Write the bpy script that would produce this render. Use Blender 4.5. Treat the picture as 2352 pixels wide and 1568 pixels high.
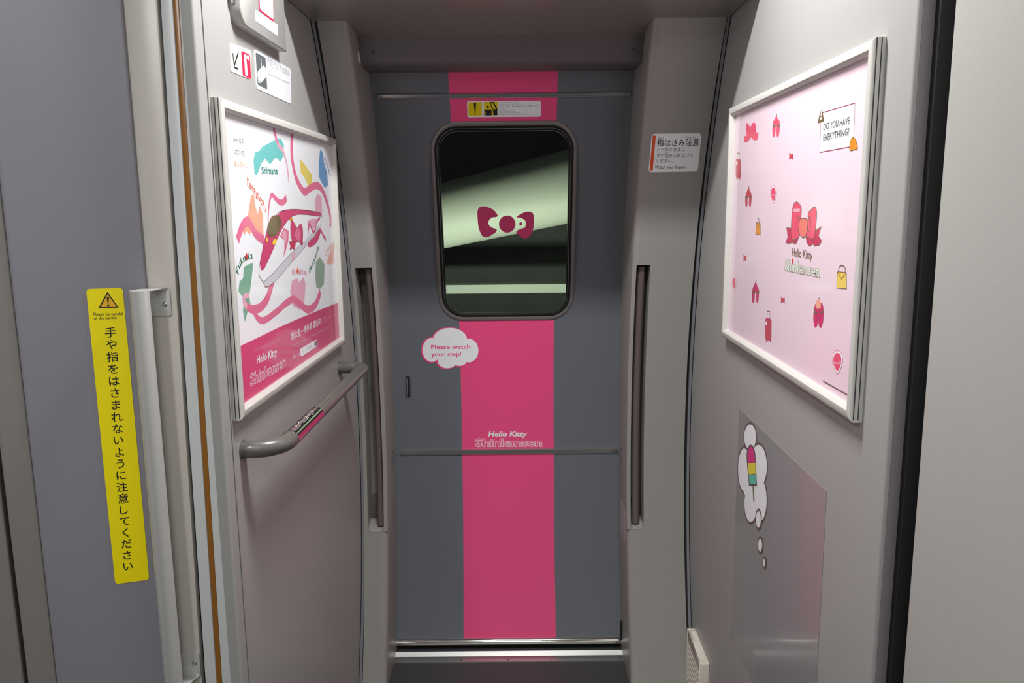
import bpy, bmesh, math, random
import numpy as np
from mathutils import Matrix, Vector
from mathutils.geometry import tessellate_polygon

for _o in list(bpy.data.objects):
    bpy.data.objects.remove(_o)
S = bpy.context.scene
COL = S.collection

# ------------------------------------------------------------------ camera
F, CX, CY, EYE = 1830.0, 1176.0, 784.0, 1.55
_y = np.array([37, -308, F]); _y /= np.linalg.norm(_y)
_b = F * F / 307.63
_z = -np.array([.01 * _b, _b, F]); _z /= np.linalg.norm(_z)
_z -= _y * (_z @ _y); _z /= np.linalg.norm(_z)
_x = np.cross(_y, _z)
M = np.array([_x, _y, _z])
CAM = np.array([0, 0, EYE])
cd = bpy.data.cameras.new('camera')
cam = bpy.data.objects.new('camera', cd)
COL.objects.link(cam)
cd.sensor_fit = 'HORIZONTAL'; cd.sensor_width = 36; cd.lens = F * 36 / 2352
cd.clip_start = .02
_r, _u, _bk = M @ [1, 0, 0], -(M @ [0, 1, 0]), -(M @ [0, 0, 1])
cam.matrix_world = Matrix(((_r[0], _u[0], _bk[0], 0), (_r[1], _u[1], _bk[1], 0), (_r[2], _u[2], _bk[2], EYE), (0, 0, 0, 1)))
S.camera = cam

# ------------------------------------------------------------------ world, lamps, exposure
W = bpy.data.worlds.new('world'); S.world = W; W.use_nodes = True
W.node_tree.nodes['Background'].inputs[0].default_value = (.02, .022, .022, 1)
W.node_tree.nodes['Background'].inputs[1].default_value = 1.0
S.view_settings.view_transform = 'Standard'
S.view_settings.look = 'None'
S.view_settings.gamma = 1.0
S.view_settings.exposure = 0.0
S.view_settings.use_curve_mapping = False


def area(name, loc, sx, sy, power, col, rot=(0, 0, 0)):
    l = bpy.data.lights.new(name, 'AREA'); l.shape = 'RECTANGLE'; l.size = sx; l.size_y = sy
    l.energy = power; l.color = col
    o = bpy.data.objects.new(name, l); o.location = loc; o.rotation_euler = rot
    COL.objects.link(o); return o


LAMP1 = area('lamp_by_door', (-.02, 1.50, 2.425), .40, .05, 25.5, (1, .997, .985))
LAMP2 = area('lamp_opposite', (-.02, -.675, 2.425), .50, .12, 18, (1, .997, .99))
LAMP3 = area('lamp_side_passage', (-.85, .1, 2.425), .12, .6, 15, (.98, .99, 1))

# ------------------------------------------------------------------ the place: body curve, door frame of reference
XL, XR = -.562, .530                     # side walls of the door bay
VC, ZC, RB = .42118, .8459, 2.33911      # round car body: the door skin is an arc of radius RB
U = M @ np.array([1, 0, 0.]); U[2] = 0; U /= np.linalg.norm(U)
V = np.array([-U[1], U[0], 0])


def prof(z, off=0.0):
    return VC + math.sqrt((RB - off) ** 2 - (z - ZC) ** 2)


def wv(u, v, z):
    return U * u + V * v + np.array([0, 0, z])


def ray(px, py):
    return M @ np.array([px - CX, py - CY, F])


def onX(px, py, X):
    d = ray(px, py); return CAM + d * (X / d[0])


def onY(px, py, Y):
    d = ray(px, py); return CAM + d * (Y / d[1])


def onC(px, py, off=0.0):                # survey of a point on the curved skin -> (u, z)
    d = ray(px, py); v = 2.6 - off
    for _ in range(60):
        P = CAM + d * (v / (d @ V)); v = .5 * v + .5 * prof(P[2], off)
    return float(P @ U), float(P[2])


# mappings from flat coordinates (a, b, height above the surface) to the place
def mapL(off=0.0): return lambda a, b, h: (XL + off + h, a, b)
def mapR(off=0.0): return lambda a, b, h: (XR - off - h, -a, b)
def mapC(off=0.0): return lambda a, b, h: tuple(wv(a, prof(b, off + h), b))
def mapY(Y): return lambda a, b, h: (a, Y - h, b)


def pxL(off=0.0):
    def f(x, y):
        p = onX(x, y, XL + off); return float(p[1]), float(p[2])
    return f


def pxR(off=0.0):
    def f(x, y):
        p = onX(x, y, XR - off); return float(-p[1]), float(p[2])
    return f


def pxC(off=0.0): return lambda x, y: onC(x, y, off)


# ------------------------------------------------------------------ materials
def lin(c):
    return tuple((v / 255 / 12.92 if v / 255 <= .04045 else ((v / 255 + .055) / 1.055) ** 2.4) for v in c)


MATS = {}


def mat(name, rgb, rough=.5, metal=0.0, coat=0.0, grain=0.0, grain_scale=400.0, mottled=0.0, spec=.5, emit=0.0, srgb=True, brushed=False):
    m = bpy.data.materials.new(name); m.use_nodes = True
    nt = m.node_tree; b = nt.nodes['Principled BSDF']
    c = lin(rgb) if srgb else rgb
    b.inputs['Base Color'].default_value = (*c, 1)
    b.inputs['Roughness'].default_value = rough
    b.inputs['Metallic'].default_value = metal
    b.inputs['Specular IOR Level'].default_value = spec
    b.inputs['Coat Weight'].default_value = coat
    b.inputs['Coat Roughness'].default_value = .06
    if emit:
        b.inputs['Emission Color'].default_value = (*c, 1); b.inputs['Emission Strength'].default_value = emit
    if grain or mottled or brushed:
        tc = nt.nodes.new('ShaderNodeTexCoord')
        n = nt.nodes.new('ShaderNodeTexNoise'); n.inputs['Scale'].default_value = grain_scale
        n.inputs['Detail'].default_value = 3
        if brushed:
            mp = nt.nodes.new('ShaderNodeMapping'); mp.inputs['Scale'].default_value = (.02, 1, 1)
            nt.links.new(tc.outputs['Object'], mp.inputs[0]); nt.links.new(mp.outputs[0], n.inputs['Vector'])
        else:
            nt.links.new(tc.outputs['Object'], n.inputs['Vector'])
        if grain:
            bp = nt.nodes.new('ShaderNodeBump'); bp.inputs['Strength'].default_value = grain
            bp.inputs['Distance'].default_value = .001
            nt.links.new(n.outputs[0], bp.inputs['Height']); nt.links.new(bp.outputs[0], b.inputs['Normal'])
        if mottled:
            n2 = nt.nodes.new('ShaderNodeTexNoise'); n2.inputs['Scale'].default_value = 5; n2.inputs['Detail'].default_value = 4
            nt.links.new(tc.outputs['Object'], n2.inputs['Vector'])
            mx = nt.nodes.new('ShaderNodeMix'); mx.data_type = 'RGBA'
            mx.inputs[6].default_value = (*[v * (1 - mottled) for v in c], 1)
            mx.inputs[7].default_value = (*[min(1, v * (1 + mottled)) for v in c], 1)
            nt.links.new(n2.outputs[0], mx.inputs[0]); nt.links.new(mx.outputs[2], b.inputs['Base Color'])
    MATS[name] = m
    return m


mat('wall_laminate', (160, 159, 157), .42, grain=.18, grain_scale=500, mottled=.02)
mat('panel_laminate', (171, 169, 165), .45, grain=.22, grain_scale=420, mottled=.02)
mat('portal_plastic', (150, 147, 143), .38, grain=.04, grain_scale=300, mottled=.02)
mat('portal_dark', (100, 94, 95), .5, grain=.04, grain_scale=300)
mat('seam_gray', (120, 122, 126), .5)
mat('black_rubber', (22, 23, 25), .6)
mat('void_black', (8, 8, 9), .9)
mat('ceiling_panel', (130, 126, 121), .22)
mat('ceiling_white', (225, 224, 220), .6)
mat('floor_rubber', (58, 57, 58), .55, grain=.1, grain_scale=250, mottled=.06)
mat('door_gray', (104, 108, 115), .36, grain=.05, grain_scale=350, mottled=.015)
mat('pink_film', (236, 80, 134), .3)
mat('chrome', (200, 200, 200), .2, metal=1.0, brushed=True, grain=.05, grain_scale=300)
mat('sill_plate', (200, 200, 198), .3, metal=1.0)
mat('sill_edge', (150, 150, 148), .42, metal=1.0)
mat('polished', (205, 203, 200), .09, metal=1.0)
mat('satin_alu', (204, 204, 202), .36, metal=.45)
mat('frame_alu', (205, 203, 197), .42, metal=.15)
mat('groove_dark', (50, 52, 56), .5)
mat('window_rim', (128, 124, 122), .3, metal=.3)
mat('gasket', (14, 14, 15), .35)
mat('panel_mauve', (134, 133, 140), .42, grain=.1, grain_scale=420, mottled=.02)
mat('panel_brown', (132, 128, 124), .42, grain=.06, grain_scale=420)
mat('jamb_beige', (200, 194, 186), .35)
mat('strip_blue', (208, 212, 212), .4)
mat('amber_strip', (150, 98, 38), .3)
mat('edge_mauve', (128, 122, 126), .45)
mat('rail_gray', (98, 95, 91), .3, coat=.15)
mat('rail_brown', (104, 92, 90), .3)
mat('device_white', (166, 165, 162), .35)
mat('device_gray', (128, 130, 132), .4)
mat('pale_pink', (246, 208, 222), .35)
mat('sign_bright', (222, 225, 229), .4)
mat('sticker_gray', (178, 168, 170), .4)
mat('paper_white', (242, 241, 243), .35)
mat('sign_cream', (206, 202, 195), .4)
mat('sign_white', (240, 242, 245), .4)
mat('ink_black', (24, 24, 26), .5)
mat('ink_gray', (90, 92, 95), .5)
mat('ink_light', (168, 170, 178), .5)
mat('ink_red', (228, 40, 76), .4)
mat('ink_orange', (226, 82, 22), .4)
mat('ink_yellow', (228, 208, 0), .4)
mat('label_yellow', (248, 230, 0), .4)
mat('tri_amber', (236, 178, 40), .4)
mat('camera_gray', (92, 98, 100), .4)
mat('vent_cream', (214, 207, 194), .45)
mat('popsicle_pink', (216, 52, 132), .4)
mat('popsicle_yellow', (226, 214, 66), .4)
mat('popsicle_teal', (92, 192, 168), .4)
mat('outline_brown', (104, 84, 76), .4)
mat('stick_olive', (120, 124, 96), .4)
mat('film_reflect_gray', (146, 144, 144), .22, coat=.2)  # opaque, darker than the wall: the film's reflection put into its colour
mat('concrete', (72, 75, 70), .8, grain=.2, grain_scale=60, mottled=.2)
mat('ledge_gray', (142, 148, 136), .6)
mat('light_band_pale', (168, 174, 160), .6)
# printed inks under the glossy covers of the two posters
for nm, c in dict(p_white=(246, 248, 253), p_pinkpale=(241, 216, 228), p_pink=(232, 118, 154), p_rose=(212, 74, 120), p_band=(214, 70, 118),
                  p_blush=(238, 176, 198), p_teal=(120, 202, 200), p_tealtext=(50, 150, 138), p_yellow=(236, 216, 112), p_blue=(108, 160, 212),
                  p_orange=(246, 172, 146), p_orangetext=(234, 100, 62), p_green=(130, 176, 152), p_greentext=(46, 118, 84), p_sage=(152, 178, 158),
                  p_pinktext=(238, 150, 178), p_salmon=(242, 176, 160), p_red=(212, 52, 56), p_brown=(116, 94, 66), p_headlamp=(250, 214, 70),
                  p_gray=(186, 184, 192), p_skirt=(214, 214, 222), p_ink=(96, 94, 98), p_magenta=(204, 56, 108), p_line=(150, 62, 88),
                  p_bow=(236, 88, 118), p_knot=(240, 128, 120), p_bowdark=(206, 62, 98), p_brownink=(134, 106, 92), p_tan=(232, 152, 56),
                  p_bag=(240, 206, 96), p_case=(200, 74, 92), p_leaf=(96, 128, 84), p_signwhite=(230, 229, 232), p_mint=(226, 238, 222),
                  p_bell=(222, 142, 40), p_bluetext=(120, 150, 196), p_wave=(222, 104, 146)).items():
    mat(nm, c, .35, coat=.55)

tm = bpy.data.materials.new('pink_translucent'); tm.use_nodes = True
_nt = tm.node_tree; _b = _nt.nodes['Principled BSDF']; _b.inputs['Base Color'].default_value = (*lin((236, 80, 134)), 1); _b.inputs['Roughness'].default_value = .3
_t = _nt.nodes.new('ShaderNodeBsdfTranslucent'); _t.inputs[0].default_value = (*lin((250, 110, 170)), 1)
_m = _nt.nodes.new('ShaderNodeMixShader'); _m.inputs[0].default_value = .3
_nt.links.new(_b.outputs[0], _m.inputs[1]); _nt.links.new(_t.outputs[0], _m.inputs[2]); _nt.links.new(_m.outputs[0], _nt.nodes['Material Output'].inputs[0])
MATS['pink_translucent'] = tm

# window glass: clear with a slight green tint, mirror-like at grazing angles
gm = bpy.data.materials.new('window_glass'); gm.use_nodes = True
nt = gm.node_tree; nt.nodes.clear()
go = nt.nodes.new('ShaderNodeOutputMaterial'); gx = nt.nodes.new('ShaderNodeMixShader')
gt = nt.nodes.new('ShaderNodeBsdfTransparent'); gt.inputs[0].default_value = (.86, .95, .86, 1)
gg = nt.nodes.new('ShaderNodeBsdfGlossy'); gg.inputs['Roughness'].default_value = .02
gf = nt.nodes.new('ShaderNodeFresnel'); gf.inputs[0].default_value = 1.5
nt.links.new(gf.outputs[0], gx.inputs[0]); nt.links.new(gt.outputs[0], gx.inputs[1]); nt.links.new(gg.outputs[0], gx.inputs[2])
nt.links.new(gx.outputs[0], go.inputs[0]); MATS['window_glass'] = gm


# ------------------------------------------------------------------ mesh builder
class MB:
    def __init__(s):
        s.v, s.f, s.m = [], [], []

    def add(s, vs, fs, m):
        o = len(s.v)
        s.v += [tuple(float(c) for c in p) for p in vs]
        s.f += [tuple(i + o for i in f) for f in fs]
        s.m += [m] * len(fs)

    def poly(s, pts, m): s.add(pts, [tuple(range(len(pts)))], m)

    def box(s, x0, x1, y0, y1, z0, z1, m):
        vs = [(x, y, z) for z in (z0, z1) for y in (y0, y1) for x in (x0, x1)]
        s.add(vs, [(0, 2, 3, 1), (4, 5, 7, 6), (0, 1, 5, 4), (2, 6, 7, 3), (0, 4, 6, 2), (1, 3, 7, 5)], m)

    def hull(s, a, b, m):                # two matching loops joined, both ends closed
        n = len(a)
        s.add(list(a) + list(b), [tuple(range(n - 1, -1, -1)), tuple(range(n, 2 * n))] +
              [(i, (i + 1) % n, n + (i + 1) % n, n + i) for i in range(n)], m)

    def skin(s, loops, m, closed=True):
        n = len(loops[0]); vs = [p for l in loops for p in l]; fs = []
        for k in range(len(loops) - 1):
            for i in range(n if closed else n - 1):
                j = (i + 1) % n
                fs.append((k * n + i, k * n + j, (k + 1) * n + j, (k + 1) * n + i))
        s.add(vs, fs, m)

    def tube(s, path, r, m, n=16, cap=True):
        P = [np.array(p, float) for p in path]
        rr = r if isinstance(r, (list, tuple)) else [r] * len(P)
        t0 = P[1] - P[0]; t0 /= np.linalg.norm(t0)
        a = np.array([0, 0, 1.]) if abs(t0[2]) < .9 else np.array([1., 0, 0])
        nrm = np.cross(t0, a); nrm /= np.linalg.norm(nrm)
        loops = []
        for i, p in enumerate(P):
            t = P[min(i + 1, len(P) - 1)] - P[max(i - 1, 0)]; t /= np.linalg.norm(t)
            nrm = nrm - t * (nrm @ t); nrm /= np.linalg.norm(nrm)
            bn = np.cross(t, nrm)
            loops.append([p + rr[i] * (nrm * math.cos(2 * math.pi * k / n) + bn * math.sin(2 * math.pi * k / n)) for k in range(n)])
        s.skin(loops, m)
        if cap:
            s.poly(loops[0][::-1], m); s.poly(loops[-1], m)

    def disc(s, c, nrm, r, t, m, n=16, dome=0.0):
        c = np.array(c, float); nrm = np.array(nrm, float); nrm /= np.linalg.norm(nrm)
        a = np.array([0, 0, 1.]) if abs(nrm[2]) < .9 else np.array([1., 0, 0])
        e1 = np.cross(nrm, a); e1 /= np.linalg.norm(e1); e2 = np.cross(nrm, e1)
        ring = lambda q, h: [c + nrm * h + q * (e1 * math.cos(2 * math.pi * k / n) + e2 * math.sin(2 * math.pi * k / n)) for k in range(n)]
        L = [ring(r, 0), ring(r, t)]
        if dome: L += [ring(r * .75, t + dome * .6), ring(r * .35, t + dome * .95)]
        s.skin(L, m); s.poly(L[-1], m); s.poly(L[0][::-1], m)


ORIG = {}


def put(name, mb, parent=None, bevel=0.0, smooth=True, seg=2, angle=40):
    vs = np.array(mb.v)
    lo, hi = vs.min(0), vs.max(0)
    org = np.array([(lo[0] + hi[0]) / 2, (lo[1] + hi[1]) / 2, lo[2]])
    me = bpy.data.meshes.new(name)
    me.from_pydata([tuple(p - org) for p in vs], [], mb.f)
    names = []
    for m in mb.m:
        if m not in names: names.append(m)
    for m in names: me.materials.append(MATS[m])
    me.polygons.foreach_set('material_index', [names.index(m) for m in mb.m])
    bm = bmesh.new(); bm.from_mesh(me)
    bmesh.ops.remove_doubles(bm, verts=bm.verts, dist=1e-6)
    bmesh.ops.recalc_face_normals(bm, faces=bm.faces)
    if bevel:
        es = [e for e in bm.edges if len(e.link_faces) == 2 and e.calc_face_angle(0) > math.radians(30)]
        bmesh.ops.bevel(bm, geom=es, offset=bevel, segments=seg, profile=.5, affect='EDGES', clamp_overlap=True)
    bm.to_mesh(me); bm.free()
    if smooth:
        me.polygons.foreach_set('use_smooth', [True] * len(me.polygons))
        me.set_sharp_from_angle(angle=math.radians(angle))
    o = bpy.data.objects.new(name, me); COL.objects.link(o)
    ORIG[o.name] = org
    if parent:
        o.parent = parent; o.location = tuple(org - ORIG[parent.name])
    else:
        o.location = tuple(org)
    return o


def tag(o, label, cat=None, group=None, kind=None):
    o['label'] = label
    if cat: o['category'] = cat
    if group: o['group'] = group
    if kind: o['kind'] = kind
    return o


def struct(name, mb, label, cat, **k):
    return tag(put(name, mb, **k), label, cat, kind='structure')


def thing(name, label, cat, loc, group=None):
    o = bpy.data.objects.new(name, None); o.empty_display_size = .03; COL.objects.link(o); o.location = tuple(loc)
    ORIG[o.name] = np.array(loc, float)
    return tag(o, label, cat, group)


# ------------------------------------------------------------------ flat artwork (signs, prints, films)
def catmull(P, n=8, closed=True):
    P = [np.array(p, float) for p in P]; out = []; N = len(P)
    for i in range(N if closed else N - 1):
        if closed: a, b, c, d = P[i - 1], P[i], P[(i + 1) % N], P[(i + 2) % N]
        else: a, b, c, d = P[max(i - 1, 0)], P[i], P[i + 1], P[min(i + 2, N - 1)]
        for k in range(n):
            t = k / n
            out.append(tuple(.5 * (2 * b + (c - a) * t + (2 * a - 5 * b + 4 * c - d) * t * t + (3 * b - a - 3 * c + d) * t ** 3)))
    if not closed: out.append(tuple(P[-1]))
    return out


def rrect(a0, a1, b0, b1, r, n=6):
    out = []
    for cx, cy, s in ((a1 - r, b1 - r, 0), (a0 + r, b1 - r, 90), (a0 + r, b0 + r, 180), (a1 - r, b0 + r, 270)):
        for k in range(n + 1):
            t = math.radians(s + 90 * k / n); out.append((cx + r * math.cos(t), cy + r * math.sin(t)))
    return out


def ell(cx, cy, rx, ry, rot=0, n=28):
    c, s = math.cos(rot), math.sin(rot)
    return [(cx + rx * math.cos(t) * c - ry * math.sin(t) * s, cy + rx * math.cos(t) * s + ry * math.sin(t) * c)
            for t in (2 * math.pi * k / n for k in range(n))]


def round_quad(q, r=.2, n=5):
    """four corners -> same quad with rounded corners (r as a share of the short side)"""
    q = [np.array(p, float) for p in q]; out = []
    L = min(np.linalg.norm(q[i] - q[i - 1]) for i in range(4)) * r
    for i in range(4):
        p, a, b = q[i], q[i - 1], q[(i + 1) % 4]
        s0 = p + (a - p) / np.linalg.norm(a - p) * L; s1 = p + (b - p) / np.linalg.norm(b - p) * L
        for k in range(n + 1):
            t = k / n; out.append(tuple((1 - t) ** 2 * s0 + 2 * t * (1 - t) * p + t * t * s1))
    return out


_GLYPH = {}


def glyphs(body, bold=0.0):
    key = (body, bold)
    if key not in _GLYPH:
        c = bpy.data.curves.new('t', 'FONT'); c.body = body; c.size = 1; c.offset = bold; c.resolution_u = 3; c.fill_mode = 'FRONT'
        o = bpy.data.objects.new('t', c)
        me = o.to_mesh()
        _GLYPH[key] = ([(v.co.x, v.co.y) for v in me.vertices], [tuple(p.vertices) for p in me.polygons])
        o.to_mesh_clear(); bpy.data.objects.remove(o); bpy.data.curves.remove(c)
    return _GLYPH[key]


def CAPH():
    return max(y for _, y in glyphs('H')[0])


class Art:
    """a printed sheet: layers of flat shapes on a mapped surface"""
    def __init__(s, fmap, step=.00025, cut=0.0):
        s.mb = MB(); s.map = fmap; s.step = step; s.cut = cut; s.n = 0

    def _emit(s, vs, fs, m, h):
        s.n += 1; h += s.step * .01 * s.n
        if s.cut:
            bm = bmesh.new(); bv = [bm.verts.new((a, b, 0)) for a, b in vs]
            for f in fs:
                try: bm.faces.new([bv[i] for i in f])
                except ValueError: pass
            lo, hi = min(b for _, b in vs), max(b for _, b in vs)
            y = math.ceil(lo / s.cut) * s.cut
            while y < hi:
                g = list(bm.verts) + list(bm.edges) + list(bm.faces)
                bmesh.ops.bisect_plane(bm, geom=g, plane_co=(0, y, 0), plane_no=(0, 1, 0)); y += s.cut
            bm.verts.index_update()
            vs = [(v.co.x, v.co.y) for v in bm.verts]; fs = [tuple(v.index for v in f.verts) for f in bm.faces]
            bm.free()
        s.mb.add([s.map(a, b, h) for a, b in vs], fs, m)

    def shape(s, pts, m, lay=1, holes=()):
        loops = [[Vector((a, b, 0)) for a, b in l] for l in [pts] + list(holes)]
        tri = tessellate_polygon(loops)
        flat = [(p.x, p.y) for l in loops for p in l]
        s._emit(flat, [tuple(t) for t in tri], m, lay * s.step)

    def sheet(s, pts, m, thick):          # a sheet with thickness: face plus rim
        s.shape(pts, m, 0)
        s.mb.skin([[s.map(a, b, -thick) for a, b in pts], [s.map(a, b, 0) for a, b in pts]], m)

    def outline(s, pts, w, m, lay=1, closed=True):
        s.stroke(list(pts) + ([pts[0]] if closed else []), w, m, lay)

    def stroke(s, pts, w, m, lay=1):
        P = [np.array(p, float) for p in pts]; n = len(P)
        ws = w if isinstance(w, (list, tuple)) else [w] * n
        L, R = [], []
        for i in range(n):
            t = P[min(i + 1, n - 1)] - P[max(i - 1, 0)]; t /= (np.linalg.norm(t) + 1e-12)
            nn = np.array([-t[1], t[0]]) * ws[i] / 2
            L.append(tuple(P[i] + nn)); R.append(tuple(P[i] - nn))
        s._emit(L + R, [(i, i + 1, n + i + 1, n + i) for i in range(n - 1)], m, lay * s.step)

    def text(s, body, p0, p1, m, lay=2, bold=0.0, height=None, slant=0.0):
        """baseline from p0 to p1; letters as wide as the baseline; height = cap height"""
        vs, fs = glyphs(body, bold)
        if not vs: return
        x0, x1 = min(v[0] for v in vs), max(v[0] for v in vs)
        p0, p1 = np.array(p0, float), np.array(p1, float); d = p1 - p0; Ln = np.linalg.norm(d); d /= Ln
        nrm = np.array([-d[1], d[0]]); k = Ln / (x1 - x0); ky = k if height is None else height / CAPH()
        s._emit([tuple(p0 + d * ((x - x0) * k + slant * y * ky) + nrm * y * ky) for x, y in vs], fs, m, lay * s.step)

    def char(s, ch, c, size, m, lay=2, bold=0.0, lean=0.0):
        vs, fs = glyphs(ch, bold)
        x0, x1 = min(v[0] for v in vs), max(v[0] for v in vs); y0, y1 = min(v[1] for v in vs), max(v[1] for v in vs)
        s._emit([(c[0] + (x - (x0 + x1) / 2) * size + lean * (y - (y0 + y1) / 2) * size, c[1] + (y - (y0 + y1) / 2) * size) for x, y in vs], fs, m, lay * s.step)


def P_of(f, pts): return [f(x, y) for x, y in pts]


# ================================================================== SETTING
# ---- door leaf
def zs(z0, z1, st=.04):
    n = max(1, math.ceil((z1 - z0) / st)); return [z0 + (z1 - z0) * i / n for i in range(n + 1)]


UL, UR = -.424, .372                     # clear opening between the reveals
WIN = (-.258, .211, 1.163, 1.815)        # outer edge of the window rim


def winloop(inset, h, r=.088):
    a0, a1, b0, b1 = WIN
    return [mapC(0)(a, b, h) for a, b in rrect(a0 + inset, a1 - inset, b0 + inset, b1 - inset, max(.01, r - inset), 10)]


leaf = Art(mapC(0), cut=.04)
hole = rrect(WIN[0] + .016, WIN[1] - .016, WIN[2] + .016, WIN[3] - .016, .072, 10)
leaf.shape([(UL - .02, .022), (UR + .02, .022), (UR + .02, 1.985), (UL - .02, 1.985)], 'door_gray', 0, [hole])
door = struct('door_1', leaf.mb, 'gray sliding train door with a pink band down its middle and a rounded window', 'door')
band = Art(mapC(0), cut=.04)
BU = (-.187, .141)
zm = (WIN[2] + WIN[3]) / 2
_in = sorted([p for p in hole if BU[0] < p[0] < BU[1]], key=lambda p: p[0])
_top = [p for p in _in if p[1] > zm]; _bot = [p for p in _in if p[1] < zm]
band.shape([(BU[0], .04), (BU[1], .04), (BU[1], _bot[-1][1])] + _bot[::-1] + [(BU[0], _bot[0][1])], 'pink_film', 1.2)
band.shape([(BU[0], 1.985), (BU[0], _top[0][1])] + _top + [(BU[1], _top[-1][1]), (BU[1], 1.985)], 'pink_film', 1.2)
o = put('pink_band', band.mb, door); o['label'] = 'wide pink film band running down the door'
rim = MB()
rim.skin([winloop(0, .0004), winloop(.003, .004), winloop(.008, .006), winloop(.014, .0055), winloop(.016, .0)], 'window_rim')
o = put('window_rim', rim, door); o['label'] = 'gray rounded window rim'
gk = MB()
gk.skin([winloop(.0155, .001), winloop(.0165, .005), winloop(.0205, .005), winloop(.021, -.004)], 'gasket')
gk.skin([winloop(.021, -.004), winloop(.0215, .004), winloop(.0235, .004), winloop(.024, -.004)], 'polished')
gk.skin([winloop(.024, -.006), winloop(.0245, .002), winloop(.0285, .001), winloop(.029, -.012)], 'gasket')
o = put('window_gasket', gk, door); o['label'] = 'black rubber window seal with a bright bead'
gl = Art(mapC(0), cut=.03)
gl.shape(rrect(WIN[0] + .027, WIN[1] - .027, WIN[2] + .027, WIN[3] - .027, .062, 10), 'window_glass', -24)
o = put('window_pane', gl.mb, door); o['label'] = 'greenish window glass'


def rail(name, z0, z1, u0, u1, h, m, cham=.003, screws=()):
    mb = MB(); n = 24
    sec = [(z0, 0), (z0, h - cham), (z0 + cham, h), (z1 - cham, h), (z1, h - cham), (z1, 0)]
    loops = [[mapC(0)(u0 + (u1 - u0) * k / n, z, hh) for z, hh in sec] for k in range(n + 1)]
    mb.skin(loops, m); mb.poly(loops[0], m); mb.poly(loops[-1][::-1], m)
    r = put(name, mb, door)
    for u in screws:
        sb = MB(); z = (z0 + z1) / 2; sb.disc(mapC(0)(u, z, h), wv(0, -1, 0), .0022, .0006, 'chrome', 12)
        put('screw', sb, r)
    return r


rail('metal_rail', 1.8785, 1.8935, -.406, .364, .006, 'chrome')['label'] = 'bright metal strip across the door above the window'
rail('metal_rail', .6775, .6965, -.408, .370, .006, 'chrome', screws=[-.40, -.26, -.07, .10, .25, .362])['label'] = 'bright metal strip across the door at knee height'
rail('metal_rail', .0225, .0435, -.43, .378, .010, 'polished', cham=.0045)['label'] = 'polished metal edge along the door bottom'
# recessed finger pull
fp = MB()
fa = (-.3885, -.3615, .881, .971)
fl = lambda i, h: [mapC(0)(a, b, h) for a, b in rrect(fa[0] + i, fa[1] - i, fa[2] + i, fa[3] - i, .0134 - i, 8)]
fp.skin([fl(0, .0005), fl(.001, .0018), fl(.004, .0018), fl(.0048, .0006)], 'door_gray')
fp.skin([fl(.0048, .0006), fl(.006, -.001)], 'groove_dark'); fp.poly(fl(.006, .0006), 'black_rubber')
fp.skin([[mapC(0)(-.378 + .0022 * math.cos(t), b, .0012 + .0022 * math.sin(t)) for t in [math.pi * k / 6 for k in range(7)]] for b in zs(.893, .958, .03)], 'door_gray', closed=False)
o = put('finger_pull', fp, door); o['label'] = 'small recessed pull with dark inside'

# ---- portal pillars left and right of the door
UWL = XL + .049 + 0.012
seamL = lambda z: None


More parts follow.
